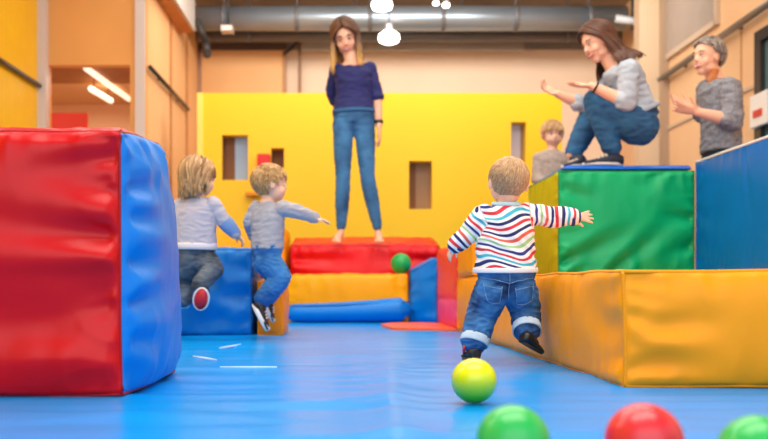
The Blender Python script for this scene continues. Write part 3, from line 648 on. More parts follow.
def hair_tubes(bm, locks, n, rnd):
    ly = bm.verts.layers.float.new('lock')
    for v in bm.verts: v[ly] = .25
    for pts, rs in locks:
        k = len(bm.verts); tube(bm, pts, rs, n); bm.verts.ensure_lookup_table(); q = min(1, max(0, rnd.gauss(.5, .28)))
        for i in range(k, len(bm.verts)): bm.verts[i][ly] = q
def short_hair(root, c, R, H, m, child=True, n=1300, length=.20, front=.25, nape=-.30, fluff=1.0, thick=.014, crown=(0.04, -.30, .42), name='hair', side=-.08):
    rx, ry, rz = (.415, .485, .43) if child else (.365, .45, .415)
    cy, cz = (-.06, .10) if child else (-.06, .12)
    def surf(q): return V((q.x * rx, q.y * ry + cy, q.z * rz + cz))
    def keep(p):                      # hairline in head units
        if p.y > .1: return p.z > front - (.42 - p.y) * .25
        if p.y > -.16: return p.z > side + .10
        return p.z > nape
    locks = []; cr = V(crown).normalized(); rnd = random.Random(5)
    N_ = int(n * 1.7)
    for i in range(N_):
        z = 1 - 2 * (i + .5) / N_; ph = i * 2.399963; rr = math.sqrt(1 - z * z); q = V((rr * math.cos(ph), rr * math.sin(ph), z))
        p = surf(q)
        if not keep(p) : continue
        t = q - cr; t = t - q * t.dot(q)
        if t.length < .05: t = V((rnd.uniform(-1, 1), rnd.uniform(-1, 1), 0)); t = t - q * t.dot(q)
        t.normalize(); t = (t + q.cross(cr).normalized() * .35 * (1 if q.cross(cr).length > 0 else 0) + V((0, 0, -.5))).normalized() if q.dot(cr) < .95 else t
        pts = []; qq = q.copy(); L = length * rnd.uniform(.35, 1.2)
        for k in range(6):
            lift = 1.0 + fluff * (.014 + .022 * math.sin(k / 5 * 2.6) * rnd.uniform(.2, 1)) - .02 - .02 * (k == 5)
            pts.append(c + R @ (surf(qq) * H * 1) + R @ (qq * H * (lift - 1) * .9))
            tt = t - qq * t.dot(qq); tt.normalize(); qq = (qq + (tt + V((rnd.uniform(-.15, .15), rnd.uniform(-.15, .15), 0))) * L / 5 * 2.2).normalized()
        rs = [thick * H * x for x in (.7, 1, 1, .9, .65, .15)]
        locks.append((pts, rs))
    # scalp cap under the locks
    bm = bmesh.new(); bmesh.ops.create_icosphere(bm, subdivisions=5, radius=1)
    kill = [v for v in bm.verts if not keep(surf(v.co) * 1.0)]
    bmesh.ops.delete(bm, geom=kill, context='VERTS')
    for v in bm.verts: v.co = c + R @ (surf(v.co) * H * .992)
    cap_edges = [e for e in bm.edges if e.is_boundary]; r = bmesh.ops.extrude_edge_only(bm, edges=cap_edges)
    for v in [g for g in r['geom'] if isinstance(g, bmesh.types.BMVert)]: v.co = c + (v.co - c) * .9
    hair_tubes(bm, locks, 4, rnd)
    me = bpy.data.meshes.new(name); bm.to_mesh(me); bm.free(); return under(root, link(name, me, None, [m]))
def long_hair(root, c, R, H, m, length, n=260, gap=58, down=V((0, 0, -1)), inward=.25, part=.06, avoid=(), thick=.028, child=False, wavy=.01, name='hair', taper=.8, backsweep=None, lens=None, vol=1.08, fsweep=None):
    rx, ry, rz = (.40, .48, .43) if child else (.365, .455, .42); cy, cz = -.06, .11
    rnd = random.Random(11); locks = []
    for i in range(n):
        deg = gap + (360 - 2 * gap) * ((i * .618034) % 1); ph = math.radians(deg); hx, hy = math.sin(ph), math.cos(ph)
        sgn = 1 if hx > 0 else -1; fr_ = min(1, (min(deg, 360 - deg) - gap) / (180 - gap))
        b = math.radians(lerp(42, 140, min(1, max(0, fr_ * rnd.uniform(.5, 1.15) + rnd.uniform(-.05, .12)))))
        q0 = V((part + sgn * .03, math.cos(b), math.sin(b))).normalized(); am = 1.62 + .3 * max(0, -hy)
        q1 = V((math.sin(am) * hx, math.sin(am) * hy, math.cos(am))); lift = rnd.uniform(1.0, vol); pts = []
        K = 8; th = q0.angle(q1)
        for k in range(K + 1):
            q = (q0 * math.sin((1 - k / K) * th) + q1 * math.sin(k / K * th)) / math.sin(th)
            pts.append(c + R @ (V((q.x * rx, q.y * ry + cy, q.z * rz + cz)) * H * lift))
        p = pts[-1].copy(); out = (p - c); out.z = 0
        d = (pts[-1] - pts[-2]).normalized(); L = length * rnd.uniform(taper, 1.03); st = L / 10
        if lens: L *= lens(math.degrees(ph))
        st = L / 10
        for k in range(10):
            tgt = down.copy()
            if fsweep is not None and hy > -.35: tgt = (down + fsweep * max(0, 1 - k / 5)).normalized()
            if backsweep is not None: tgt = (down + backsweep * (1 - k / 10)).normalized()
            d = (d * .55 + tgt * .45 - out.normalized() * inward * .12 + V((rnd.uniform(-1, 1), rnd.uniform(-1, 1), 0)) * wavy * 4).normalized()
            p = p + d * st
            for (ac, ar) in avoid:
                v = p - ac
                if v.length < ar: p = ac + v.normalized() * ar
            pts.append(p.copy())
        m_ = len(pts); tr = thick * H * rnd.uniform(.7, 1.3)
        rs = [tr * (.6 if k == 0 else 1) * (1 if k < m_ * .7 else lerp(1, .2, (k / m_ - .7) / .3)) for k in range(m_)]
        locks.append((pts, rs))
    bm = bmesh.new(); bmesh.ops.create_icosphere(bm, subdivisions=4, radius=1)
    kl = []
    for v in bm.verts:
        p = V((v.co.x * rx, v.co.y * ry + cy, v.co.z * rz + cz))
        if (p.y > .05 and p.z < .36 - abs(p.x) * .5) or (p.y <= .05 and p.y > -.12 and p.z < .08) or p.z < -.2: kl.append(v)
        v.co = c + R @ (p * H * .995)
    bmesh.ops.delete(bm, geom=kl, context='VERTS')
    hair_tubes(bm, locks, 5, rnd)
    me = bpy.data.meshes.new(name); bm.to_mesh(me); bm.free(); return under(root, link(name, me, None, [m]))

def torso_rings(J, wds, g=0.0):
    """rings from pelvis to neck; wds: list of (t along pelvis->chest->neckbase, half width, half depth, forward shift)"""
    pel, ch, nb = J['pelvis'], J['chest'], J['neck']
    sS = (J['shR'] - J['shL']).normalized(); sH = (J['hipR'] - J['hipL']).normalized()
    out = []
    for t, hw, hd, fs in wds:
        if t < .5: c = pel.lerp(ch, t * 2)
        else: c = ch.lerp(nb, (t - .5) * 2)
        s = sH.lerp(sS, max(0, min(1, t * 1.3))).normalized(); ax = (nb - pel).normalized()
        s = (s - ax * s.dot(ax)).normalized(); f = ax.cross(s).normalized()
        out.append((c + f * fs, s * (hw + g), f * (hd + g)))
    return out
def ring_at(TW, t):
    for a, b in zip(TW, TW[1:]):
        if a[0] <= t <= b[0]:
            k = (t - a[0]) / (b[0] - a[0]); return (t, *[lerp(x, y, k) for x, y in zip(a[1:], b[1:])])
    return (t, *TW[0][1:])
def build_person(name, base, J, label, s, skin, TW, hands, shirt, pants, voxel=.006, cvox=.008, child=False, H=.225, sleeve=(1, 1), legr=None, armr=None, sfold=.004, pfold=.004, shirt_over=.0, bare_feet=(), pantend=(1, 1), shirt_disp=None, pants_name='trousers', shirt_name='sweater', shirt_sm=4, pants_top=.15, neck_cut=1.0):
    root = thing(name, base, label, 'person')
    R = face_frame(J['fwd'], J['up']); c = J['head']
    ar = armr or (.045 * s, .036 * s, .034 * s, .024 * s); lr = legr or (.078 * s, .052 * s, .054 * s, .034 * s)
    bm = bmesh.new(); head_shapes(bm, c, R, H, child)
    nr = (.19 if child else .215) * H
    chain(bm, [c + R @ (V((0, -.08, -.2)) * H), J['neck'] + (c - J['neck']) * .12, J['neck'] - (c - J['neck']) * .2], [nr, nr, nr * 1.2], 16)
    loft(bm, torso_rings(J, TW, -.012 * s), 24)
    for k, sd in enumerate('LR'):
        sh_, el, wr = J['sh' + sd], J['el' + sd], J['wr' + sd]
        bulge_chain(bm, sh_, el, ar[0] * .9, ar[0] * .95, ar[1] * .85); bulge_chain(bm, el, wr, ar[1] * .85, ar[2] * .95, ar[3])
        hd, hn, hl, th, cu, spd, fat = hands[k]
        hand_shapes(bm, wr, V(hd), V(hn), hl, th, cu, spd, fat)
        hp, kn, an = J['hip' + sd], J['kn' + sd], J['an' + sd]
        bulge_chain(bm, hp, kn, lr[0] * .88, (lr[0] * .85 if child else (lr[0] + lr[1]) * .45), lr[1] * .85); bulge_chain(bm, kn, an, lr[1] * .8, lr[2] * .85, lr[3] * .9)
        toe = J['toe' + sd]; heel = J['heel' + sd]; d = (toe - heel)
        upf = (an - heel).normalized()
        w_ = .038 * s if not child else .03 * s
        if sd in bare_feet: chain(bm, [an, heel.lerp(an, .35), heel + d * .5 + upf * .03 * s, heel + d * .86 + upf * .018 * s], [lr[3] * .9, w_ * .8, w_ * .85, w_ * .6], 12)
        else: chain(bm, [an, heel.lerp(an, .5) + d * .12], [lr[3] * .8, w_ * .62], 12)
        if sd in bare_feet:
            sx = d.normalized().cross(upf)
            for q in range(5):
                o_ = (q - 2) * .014 * s; b0 = heel + d * .84 + sx * o_ + upf * .012 * s; chain(bm, [b0, b0 + d * (.14 - .012 * abs(q - 1.5))], [.011 * s, .009 * s], 8)
    body = under(root, remesh('body', bm, voxel, skin, 2))
    # clothes
    bm = bmesh.new(); TS = [ring_at(TW, shirt_over)] + [r for r in TW if shirt_over + .01 < r[0] < neck_cut] + [ring_at(TW, neck_cut)]
    loft(bm, torso_rings(J, TS, .006 * s), 28)
    for k, sd in enumerate('LR'):
        sh_, el, wr = J['sh' + sd], J['el' + sd], J['wr' + sd]
        bulge_chain(bm, sh_, el, ar[0] * 1.12, ar[0] * 1.06, ar[1] * 1.2)
        e2 = el.lerp(wr, sleeve[k]); bulge_chain(bm, el, e2, ar[1] * 1.2, ar[2] * 1.15, lerp(ar[1], ar[3], sleeve[k]) * 1.32)
        loft(bm, [(J['chest'].lerp(J['neck'], .45), *[v * .06 * s for v in frame_of(sh_ - J['neck'])]), (sh_, *[v * ar[0] * 1.1 for v in frame_of(sh_ - J['neck'])])], 16)
    sd_ = shirt_disp or folds(sfold, (11 / s, 11 / s, 24 / s), 3)
    shirt_o = under(root, remesh(shirt_name, bm, cvox, shirt, shirt_sm, sd_))
    bm = bmesh.new(); TP = [r for r in TW if r[0] < pants_top] + [ring_at(TW, pants_top)]
    loft(bm, torso_rings(J, TP, -.001 * s), 28)
    for k, sd in enumerate('LR'):
        hp, kn, an = J['hip' + sd], J['kn' + sd], J['an' + sd]
        bulge_chain(bm, hp, kn, lr[0] * 1.05, (lr[0] * 1.02 if child else (lr[0] + lr[1]) * .56), lr[1] * 1.12); e2 = kn.lerp(an, pantend[k]); bulge_chain(bm, kn, e2, lr[1] * 1.12, lr[2] * 1.1, lerp(lr[1], lr[3], pantend[k]) * 1.18)
        ball(bm, hp - V((0, 0, .0)) + (J['pelvis'] - hp) * .2, lr[0] * 1.12, seg=18)
    pants_o = under(root, remesh(pants_name, bm, cvox, pants, 4, folds(pfold, (13 / s, 13 / s, 26 / s), 8)))
    return root, R, body, shirt_o, pants_o

SKIN = mat('skin_fair', 'eeb596', .5, sub=.12, var=.04, vscale=12); SKIN2 = mat('skin_child', 'f3c0a4', .5, sub=.12, var=.03, vscale=14)
def denim(name, dark, light, zc=None, scale=9, hi=.62):
    m = bpy.data.materials.new(name); m.use_nodes = True; nt = m.node_tree; b = nt.nodes['Principled BSDF']; b.inputs['Roughness'].default_value = .8
    tc = nt.nodes.new('ShaderNodeTexCoord'); n = nt.nodes.new('ShaderNodeTexNoise'); n.inputs['Scale'].default_value = scale; n.inputs['Detail'].default_value = 6
    nt.links.new(tc.outputs['Object'], n.inputs['Vector']); r = nt.nodes.new('ShaderNodeValToRGB')
    r.color_ramp.elements[0].position = .36; r.color_ramp.elements[1].position = hi; r.color_ramp.elements[0].color = lin(dark); r.color_ramp.elements[1].color = lin(light)
    nt.links.new(n.outputs[0], r.inputs[0]); nt.links.new(r.outputs[0], b.inputs['Base Color'])
    w_ = nt.nodes.new('ShaderNodeTexWave'); w_.inputs['Scale'].default_value = 260; w_.bands_direction = 'DIAGONAL'; nt.links.new(tc.outputs['Object'], w_.inputs['Vector'])
    bp = nt.nodes.new('ShaderNodeBump'); bp.inputs['Strength'].default_value = .25; bp.inputs['Distance'].default_value = .001; nt.links.new(w_.outputs[0], bp.inputs['Height']); nt.links.new(bp.outputs[0], b.inputs['Normal'])
    return m

# ------------------------------------------------ TODDLER in the striped shirt
T = 3.25
J = dict(head=P(508, 182.5, T), fwd=(-.10, 1, -.05), up=(.04, 0, 1), neck=P(506, 206, T), chest=P(505, 232, T), pelvis=P(506, 282, T + .01),
         shL=P(484, 215, T), shR=P(527, 214, T), elL=P(467, 234, T + .02), elR=P(552, 217, T + .01), wrL=P(455, 246, T + .04), wrR=P(574, 217, T),
         hipL=P(493, 289, T), hipR=P(519, 289, T), knL=P(482, 314, T + .03), knR=P(525, 309, T + .04), anL=P(474, 343, T - .01), anR=P(527, 331, T - .03),
         heelL=V((P(474, 0, T).x, T - .05, .014)), toeL=V((P(469, 0, T).x, T + .05, .012)), heelR=P(522, 338, T - .06), toeR=P(540, 350, T - .04))
TW = [(t, a * .893, b * .893, 0) for t, a, b in [(0.0, .108, .095), (.12, .120, .096), (.25, .115, .088), (.42, .110, .085), (.6, .108, .080), (.78, .100, .070), (.92, .074, .054), (1.0, .048, .044)]]
def stripes_mat():
    m = bpy.data.materials.new('striped_knit'); m.use_nodes = True; nt = m.node_tree; b = nt.nodes['Principled BSDF']; b.inputs['Roughness'].default_value = .85
    at = nt.nodes.new('ShaderNodeAttribute'); at.attribute_name = 'stripe'
    tc = nt.nodes.new('ShaderNodeTexCoord'); n = nt.nodes.new('ShaderNodeTexNoise'); n.inputs['Scale'].default_value = 9; n.inputs['Detail'].default_value = 1
    nt.links.new(tc.outputs['Object'], n.inputs['Vector'])
    ma = nt.nodes.new('ShaderNodeMath'); ma.operation = 'MULTIPLY_ADD'; ma.inputs[1].default_value = .20; nt.links.new(n.outputs[0], ma.inputs[0]); nt.links.new(at.outputs['Fac'], ma.inputs[2])
    fr = nt.nodes.new('ShaderNodeMath'); fr.operation = 'FRACT'; nt.links.new(ma.outputs[0], fr.inputs[0])
    r = nt.nodes.new('ShaderNodeValToRGB'); r.color_ramp.interpolation = 'CONSTANT'; e = r.color_ramp.elements
    seq = ['f4efec', 'd6323c', 'f4efec', '1f2c63', 'f4efec', '3fb4c8', 'f4efec', 'd6323c', 'f4efec', '283a80', 'f4efec', '9fce8a', 'f4efec', 'e0604a', 'f4efec', '1f2c63']
    wdt = [1, 1, 1, 1.1, .9, .9, 1, .9, 1, .9, 1, .8, 1, 1, .9, .9]; tot = sum(wdt); acc = 0
    for i, (cc, ww) in enumerate(zip(seq, wdt)):
        el = e[i] if i < 2 else e.new(acc / tot); el.position = acc / tot; el.color = lin(cc); acc += ww
    nt.links.new(fr.outputs[0], r.inputs[0]); nt.links.new(r.outputs[0], b.inputs['Base Color'])
    n2 = nt.nodes.new('ShaderNodeTexNoise'); n2.inputs['Scale'].default_value = 260; nt.links.new(tc.outputs['Object'], n2.inputs['Vector'])
    bp = nt.nodes.new('ShaderNodeBump'); bp.inputs['Strength'].default_value = .3; bp.inputs['Distance'].default_value = .001; nt.links.new(n2.outputs[0], bp.inputs['Height']); nt.links.new(bp.outputs[0], b.inputs['Normal'])
    return m
def tshirt_disp(co, n):
    q = V((co.x * 9, co.y * 9, co.z * 26 + co.x * 14)); a = noise.noise(q); b = noise.noise(q * 2.2)
    return .0055 * (1 - 2.4 * abs(a)) + .002 * b
legr = (.060, .049, .047, .040)
root, R, body, shirt_o, pants_o = build_person('toddler', (J['pelvis'].x, T, 0), J, 'toddler seen from behind in a striped shirt and jeans, running with one arm out', .55, SKIN2, TW,
    [((-.55, .3, -.9), (.7, .5, -.2), .066, 1, .35, .06, 1.25), ((1, .1, .05), (.05, 1, -.15), .076, -1, .10, .20, 1.15)], stripes_mat(), denim('toddler_jeans', '0c3060', '3a7ab4', scale=10), voxel=.0024, cvox=.0033, child=True, H=.172,
    sleeve=(.86, .90), legr=legr, armr=(.034, .030, .029, .023), shirt_over=.12, pfold=.0045, shirt_disp=tshirt_disp, pants_name='jeans', shirt_name='striped_shirt', shirt_sm=6, pantend=(.9, .9))
me = shirt_o.data; at = me.attributes.new('stripe', 'FLOAT', 'POINT'); rl = V(root.location)
def seg_d(p, a, b):
    t = max(0, min(1, (p - a).dot(b - a) / (b - a).length_squared)); return (p - a.lerp(b, t)).length, t * (b - a).length
vals = []
for v in me.vertices:
    p = v.co + rl; best = None
    for sd in 'LR':
        a, b, c_ = J['sh' + sd], J['el' + sd], J['wr' + sd]; a2 = a.lerp(b, .12)
        d1, t1 = seg_d(p, a2, b); d2, t2 = seg_d(p, b, c_)
        if d2 <= d1 and t2 >= (c_ - b).length * .999: t2 = (p - b).dot((c_ - b).normalized())
        outside = (p - a).dot((b - a).normalized() + V((-1 if sd == 'L' else 1, 0, .3)) * .6) > 0.004
        if outside and min(d1, d2) < .06: best = (t1 if d1 < d2 else (b - a2).length + t2) + (.03 if sd == 'L' else .07)
    hem = J['pelvis'].z + .036
    vals.append((best if best is not None else (p.z + .018 * math.sin((p.x - J['pelvis'].x) * 26 + p.z * 18))) / .165)
at.data.foreach_set('value', vals)
bt = BVHTree.FromPolygons([v.co for v in pants_o.data.vertices], [p.vertices for p in pants_o.data.polygons])
bs = BVHTree.FromPolygons([v.co for v in shirt_o.data.vertices], [p.vertices for p in shirt_o.data.polygons])
def proj(tree, x, y, off=.002):        # surface point of the thing's back seen from behind at x,y
    p = P(x, y, T); o = V((p.x - rl.x, -1.0, p.z - rl.z)); h, n, i, d = tree.ray_cast(o, V((0, 1, 0)))
    return (h + n * off if n.y < 0 else h - n * off) if h else None
def patch(name, tree, quad, m, parent, off=.004, nu=14, nv=12):
    bm = bmesh.new(); g = []
    for j in range(nv + 1):
        row = []
        for i in range(nu + 1):
            u, v = i / nu, j / nv; a = lerp(V(quad[0]), V(quad[1]), u); b = lerp(V(quad[3]), V(quad[2]), u); q = lerp(a, b, v); h = proj(tree, q.x, q.y, off); row.append(h)
        g.append(row)
    hs = [h for r in g for h in r if h]
    if not hs: return
    vs = [[(bm.verts.new(h) if h else None) for h in r] for r in g]
    for j in range(nv):
        for i in range(nu):
            f = (vs[j][i], vs[j][i + 1], vs[j + 1][i + 1], vs[j + 1][i])
            if all(f) and max((f[0].co - x.co).length for x in f[1:]) < .02: bm.faces.new(f)
    r = bmesh.ops.extrude_face_region(bm, geom=list(bm.faces)); 
    for v in [x for x in r['geom'] if isinstance(x, bmesh.types.BMVert)]: v.co.y += off * 1.5
    loose = [v for v in bm.verts if not v.link_faces]; bmesh.ops.delete(bm, geom=loose, context='VERTS')
    o = bm_obj(name, bm, m); o.parent = parent; return o
def line_on(name, tree, pts, m, parent, r=.0012, off=.0035):
    bm = bmesh.new()
    for pl in pts:
        q = []
        for a, b in zip(pl, pl[1:]):
            for k in range(8):
                h = proj(tree, lerp(a[0], b[0], k / 8), lerp(a[1], b[1], k / 8), off)
                if h: q.append(h)
        h = proj(tree, *pl[-1], off)
        if h: q.append(h)
        if len(q) > 2: tube(bm, q, r, 5)
    o = bm_obj(name, bm, m); o.parent = parent; return o
pk = denim('pocket_denim', '123e70', '3c7cb6', scale=14); stitch = mat('stitch_tan', '7fa3c4', .8)
patch('back_pocket', bt, [(482, 284), (499, 287), (497, 303), (485, 300)], pk, pants_o)
patch('back_pocket', bt, [(512, 288), (530, 284), (529, 300), (515, 303)], pk, pants_o)
line_on('stitching', bt, [[(480, 277), (506, 283), (532, 277)], [(506, 272), (506, 300)], [(483, 286), (499, 289)], [(512, 290), (530, 286)], [(482, 284), (485, 300), (491, 303), (497, 303), (499, 287)], [(512, 288), (515, 303), (522, 304), (529, 300), (530, 284)]], stitch, pants_o)
def band(name, c, axis, side, hw, hd, h, m, thick=.004, n=32, root_=None, parent=None):
    ax = axis.normalized(); s_ = (side - ax * side.dot(ax)).normalized(); f = ax.cross(s_)
    bm = bmesh.new(); rings = []
    for z, g in ((-h / 2, 0), (-h / 2, thick), (-h * .2, thick * 1.3), (h * .3, thick * 1.2), (h / 2, thick), (h / 2, 0)):
        rings.append([bm.verts.new(c + ax * z + s_ * (hw + g) * math.cos(2 * math.pi * i / n) + f * (hd + g) * math.sin(2 * math.pi * i / n)) for i in range(n)])
    for a, b in zip(rings, rings[1:] + rings[:1]):
        for i in range(n): bm.faces.new((a[i], a[(i + 1) % n], b[(i + 1) % n], b[i]))
    o = bm_obj(name, bm, m); o.data.transform(Matrix.Translation(-V(root_.location))); o.parent = parent; return o
cuffm = mat('cuff_pale_denim', 'b9cede', .8, var=.08, vscale=60)
for sd in 'LR':
    k, a = J['kn' + sd], J['an' + sd]; c = k.lerp(a, .90); band('cuff', c, a - k, V((1, 0, 0)), .0475, .0485, .030, cuffm, .004, root_=root, parent=pants_o)
hemc = P(505.5, 270, T); tw = torso_rings(J, [(.14, .118, .088, 0)])[0]
band('hem', V((hemc.x, tw[0].y, hemc.z)), J['neck'] - J['pelvis'], V((1, 0, 0)), .1125, .0925, .018, mat('hem_white', 'f2ebe8', .85), .004, root_=root, parent=shirt_o)
band('collar', J['neck'] + V((0, 0, .008)), V((0, -.1, 1)), V((1, 0, 0)), .0455, .0435, .013, mat('collar_teal', 'bfe0e4', .85), .005, root_=root, parent=shirt_o)
for sd, fr_ in (('L', .88), ('R', .95)):
    e_, w_ = J['el' + sd], J['wr' + sd]; band('sleeve_cuff', e_.lerp(w_, fr_), w_ - e_, V((0, 1, 0)), .0285, .0285, .011, mat('cuff_navy', '26336e', .85), .004, root_=root, parent=shirt_o)
face_parts(root, J['head'], R, .172, child=True, browcol='a87e50')
HB = hairmat('hair_blond_baby', 'a0744a', 'e6bc8a')
short_hair(root, J['head'], R, .172, HB, True, 2200, .17, front=.22, nape=-.31, fluff=.7, thick=.010, side=-.06)
BLK = mat('shoe_black', '17161a', .4); BLKS = mat('sole_black', '242326', .5)
sh1 = shoe(root, J['heelL'] , J['toeL'] , V((0, -.1, 1)), .12, .062, BLK, BLKS, ankle=J['anL'], high=1.25)
sh2 = shoe(root, P(519, 342, T - .07), P(541, 354, T - .03) , V((.45, -.15, 1)), .12, .062, BLK, BLKS, ankle=J['anR'], high=1.25)
bm = bmesh.new(); tube(bm, [P(464.5, 346, T - .03), P(463.5, 350, T - .02), P(464, 354, T)], .005, 8); under(root, bm_obj('heel_tab', bm, mat('red_tab', 'd8303a', .5)))

# ------------------------------------------------ GIRL leaping at left
G = 4.7
J = dict(head=P(199, 178, G), fwd=(.75, .75, -.1), up=(.0, 0, 1), neck=P(197, 197, G), chest=P(196, 217, G), pelvis=P(196, 254, G),
         shL=P(181, 206, G + .02), shR=P(213, 204, G - .02), elL=P(178, 226, G), elR=P(223, 220, G), wrL=P(183, 240, G + .1), wrR=P(236, 234, G + .04),
         hipL=P(188, 260, G), hipR=P(205, 260, G), knL=P(185, 280, G + .06), knR=P(214, 269, G - .04), anL=P(184, 299, G + .04), anR=P(200, 284, G - .10),
         heelL=P(183, 304, G + .03), toeL=P(184, 309, G + .14), heelR=P(203, 289, G - .15), toeR=P(199, 309, G - .11))
TW2 = [(0.0, .095, .07, 0), (.12, .105, .078, 0), (.25, .102, .076, 0), (.42, .100, .075, 0), (.6, .100, .072, 0), (.78, .094, .062, 0), (.92, .065, .05, 0), (1.0, .042, .04, 0)]
GS = z_ramp('sweater_lilac_grey', [(-.1, 'b4b0be'), (.5, 'bcb8c4')], .9)
root, R, body, so_, po_ = build_person('girl', (J['pelvis'].x, G, 0), J, 'little girl with light brown hair leaping in a pale grey sweater, red sole toward us', .6, SKIN2, TW2,
    [((0, .5, -1), (1, 0, 0), .085, 1, .4, .05, 1.2), ((.8, .2, -.8), (-.4, -.3, -.6), .085, 1, .5, .05, 1.3)], GS, denim('dark_grey_jeans', '2a3442', '66717e'), voxel=.0042, cvox=.005, child=True, H=.2,
    sleeve=(.9, .93), legr=(.058, .044, .042, .036), armr=(.036, .031, .029, .022), shirt_over=.12, pants_name='trousers')
band('hem', torso_rings(J, [(.1, .1, .08, 0)])[0][0], J['neck'] - J['pelvis'], V((1, 0, 0)), .104, .078, .035, mat('hem_pale_stripes', 'e6e0e4', .85, var=.25, vscale=1, stretch=(0, 0, 60)), .006, root_=root, parent=so_)
k, a = J['elR'], J['wrR']; bm = bmesh.new(); bulge_chain(bm, k.lerp(a, .12), k.lerp(a, .9), .041, .040, .033); under(root, remesh('sleeve_blue', bm, .005, mat('sleeve_blue', '7f9fd0', .85), 2))
face_parts(root, J['head'], R, .2, child=True, browcol='8a6238', smile=.6)
short_hair(root, J['head'], R, .2, hairmat('hair_girl_top', '7a5230', 'c09060'), True, 700, .25, front=.24, nape=-.22, fluff=1.4, thick=.017)
long_hair(root, J['head'], R, .2, hairmat('hair_girl_long', '8a5e36', 'e2b982'), .12, 190, gap=78, child=True, wavy=.06, inward=.5, thick=.03, name='hair_ends', taper=.5)
WH = mat('sole_white', 'ece8e6', .5); RD = mat('shoe_red', 'c81c2c', .5)
k, a = J['knR'], J['anR']; bm = bmesh.new(); bulge_chain(bm, k, a, .046, .044, .036); under(root, remesh('light_trouser_leg', bm, .005, mat('grey_fleece', '8f9098', .9, var=.15, vscale=40), 2))
shoe(root, J['heelR'], J['toeR'], V((.10, 1, .25)), .12, .075, BLK, RD, ankle=None, high=.9, sole_h=.14)
shoe(root, J['heelL'], J['toeL'], V((0, -.3, 1)), .12, .065, mat('shoe_pink', 'e0667e', .5), WH, ankle=None)
# white rim around the red sole
bm = bmesh.new(); d = (J['toeR'] - J['heelR']).normalized(); s_ = d.cross(V((.1, 1, .25)).normalized()); L_ = (J['toeR'] - J['heelR']).length
tube(bm, [J['heelR'] + d * L_ * (.5 + .53 * math.cos(t / 24 * 2 * math.pi)) + s_ * .5 * .078 * math.sin(t / 24 * 2 * math.pi) + V((0, .006, 0)) for t in range(25)], .0055, 8); under(root, bm_obj('sole_rim', bm, WH))

# ------------------------------------------------ BOY leaping beside her
B = 4.7
J = dict(head=P(271, 184, B), fwd=(1, .35, -.05), up=(.02, 0, 1), neck=P(268, 202, B), chest=P(268, 222, B), pelvis=P(267, 256, B),
         shL=P(257, 208, B + .05), shR=P(282, 208, B - .05), elL=P(250, 222, B + .05), elR=P(300, 212, B - .02), wrL=P(254, 237, B + .09), wrR=P(315, 218, B + .02),
         hipL=P(264, 261, B + .05), hipR=P(269, 261, B - .03), knL=P(280, 279, B + .07), knR=P(281, 277, B - .04), anL=P(268, 297, B + .12), anR=P(263, 299, B - .04),
         heelL=P(263, 302, B + .12), toeL=P(272, 322, B + .12), heelR=P(252, 305, B - .05), toeR=P(266, 331, B - .05))
root, R, body, so_, po_ = build_person('boy', (J['pelvis'].x, B, 0), J, 'little blond boy in a grey shirt and blue trousers leaping to the right', .6, SKIN2, [(t, a * .92, b, c) for t, a, b, c in TW2],
    [((.1, .5, -1), (1, 0, 0), .085, 1, .4, .05, 1.2), ((1, .1, -.25), (0, 0, -1), .088, -1, .2, .12, 1.25)], mat('shirt_grey', 'a8a8b2', .9, bump=.2, bscale=200, var=.06, vscale=30), denim('trousers_blue', '1a5a9c', '4690d0', scale=6), voxel=.0042, cvox=.005, child=True, H=.195,
    sleeve=(.9, .93), legr=(.060, .048, .046, .038), armr=(.036, .030, .028, .022), shirt_over=.10, shirt_name='shirt')
k, a = J['elL'], J['wrL']; bm = bmesh.new(); bulge_chain(bm, J['shL'].lerp(k, .5), k, .038, .038, .037); bulge_chain(bm, k, k.lerp(a, .9), .037, .037, .03); under(root, remesh('sleeve_blue', bm, .005, mat('sleeve_slate', '6c86b4', .85), 2))
face_parts(root, J['head'], R, .195, child=True, browcol='b08a58', smile=.3)
short_hair(root, J['head'], R, .195, hairmat('hair_boy', '94683a', 'e0b678'), True, 1100, .20, front=.33, nape=-.25, fluff=1.5, thick=.014, side=-.02)
shoe(root, J['heelR'], J['toeR'], V((.9, -.1, .5)), .13, .068, BLK, WH, ankle=None, high=.95, sole_h=.16)
shoe(root, J['heelL'], J['toeL'], V((.9, -.1, .5)), .13, .066, BLK, WH, ankle=None, high=.95, sole_h=.16)

# ------------------------------------------------ WOMAN standing on the red inflatable
S = 7.42
S = 7.25
sc_ = S / 6.9
J = dict(head=P(345.5, 38, S), fwd=(-.02, -.85, -.42), up=(-.20, -.3, .93), neck=P(352, 61, S + .02), chest=P(354, 82, S), pelvis=P(354, 124, S + .02),
         shL=P(370, 68, S), shR=P(336, 69, S + .03), elL=P(377, 93, S + .02), elR=P(331, 92, S + .14), wrL=P(379, 126, S - .02), wrR=P(338, 110, S + .22),
         hipL=P(364.5, 124, S), hipR=P(343, 124, S), knL=P(367.5, 178, S - .03), knR=P(343, 180, S - .02), anL=P(378, 230, S + .02), anR=P(341, 230, S + .02),
         heelL=P(378, 238, S + .03), toeL=P(379.5, 243, S - .16), heelR=P(340, 238, S + .03), toeR=P(336, 243, S - .14))
TWW = [(0.0, .165, .115, 0), (.10, .172, .12, 0), (.25, .150, .105, 0), (.36, .136, .098, 0), (.5, .142, .115, .005), (.68, .152, .125, .01), (.86, .118, .080, 0), (.95, .095, .065, 0), (1.0, .06, .05, 0)]
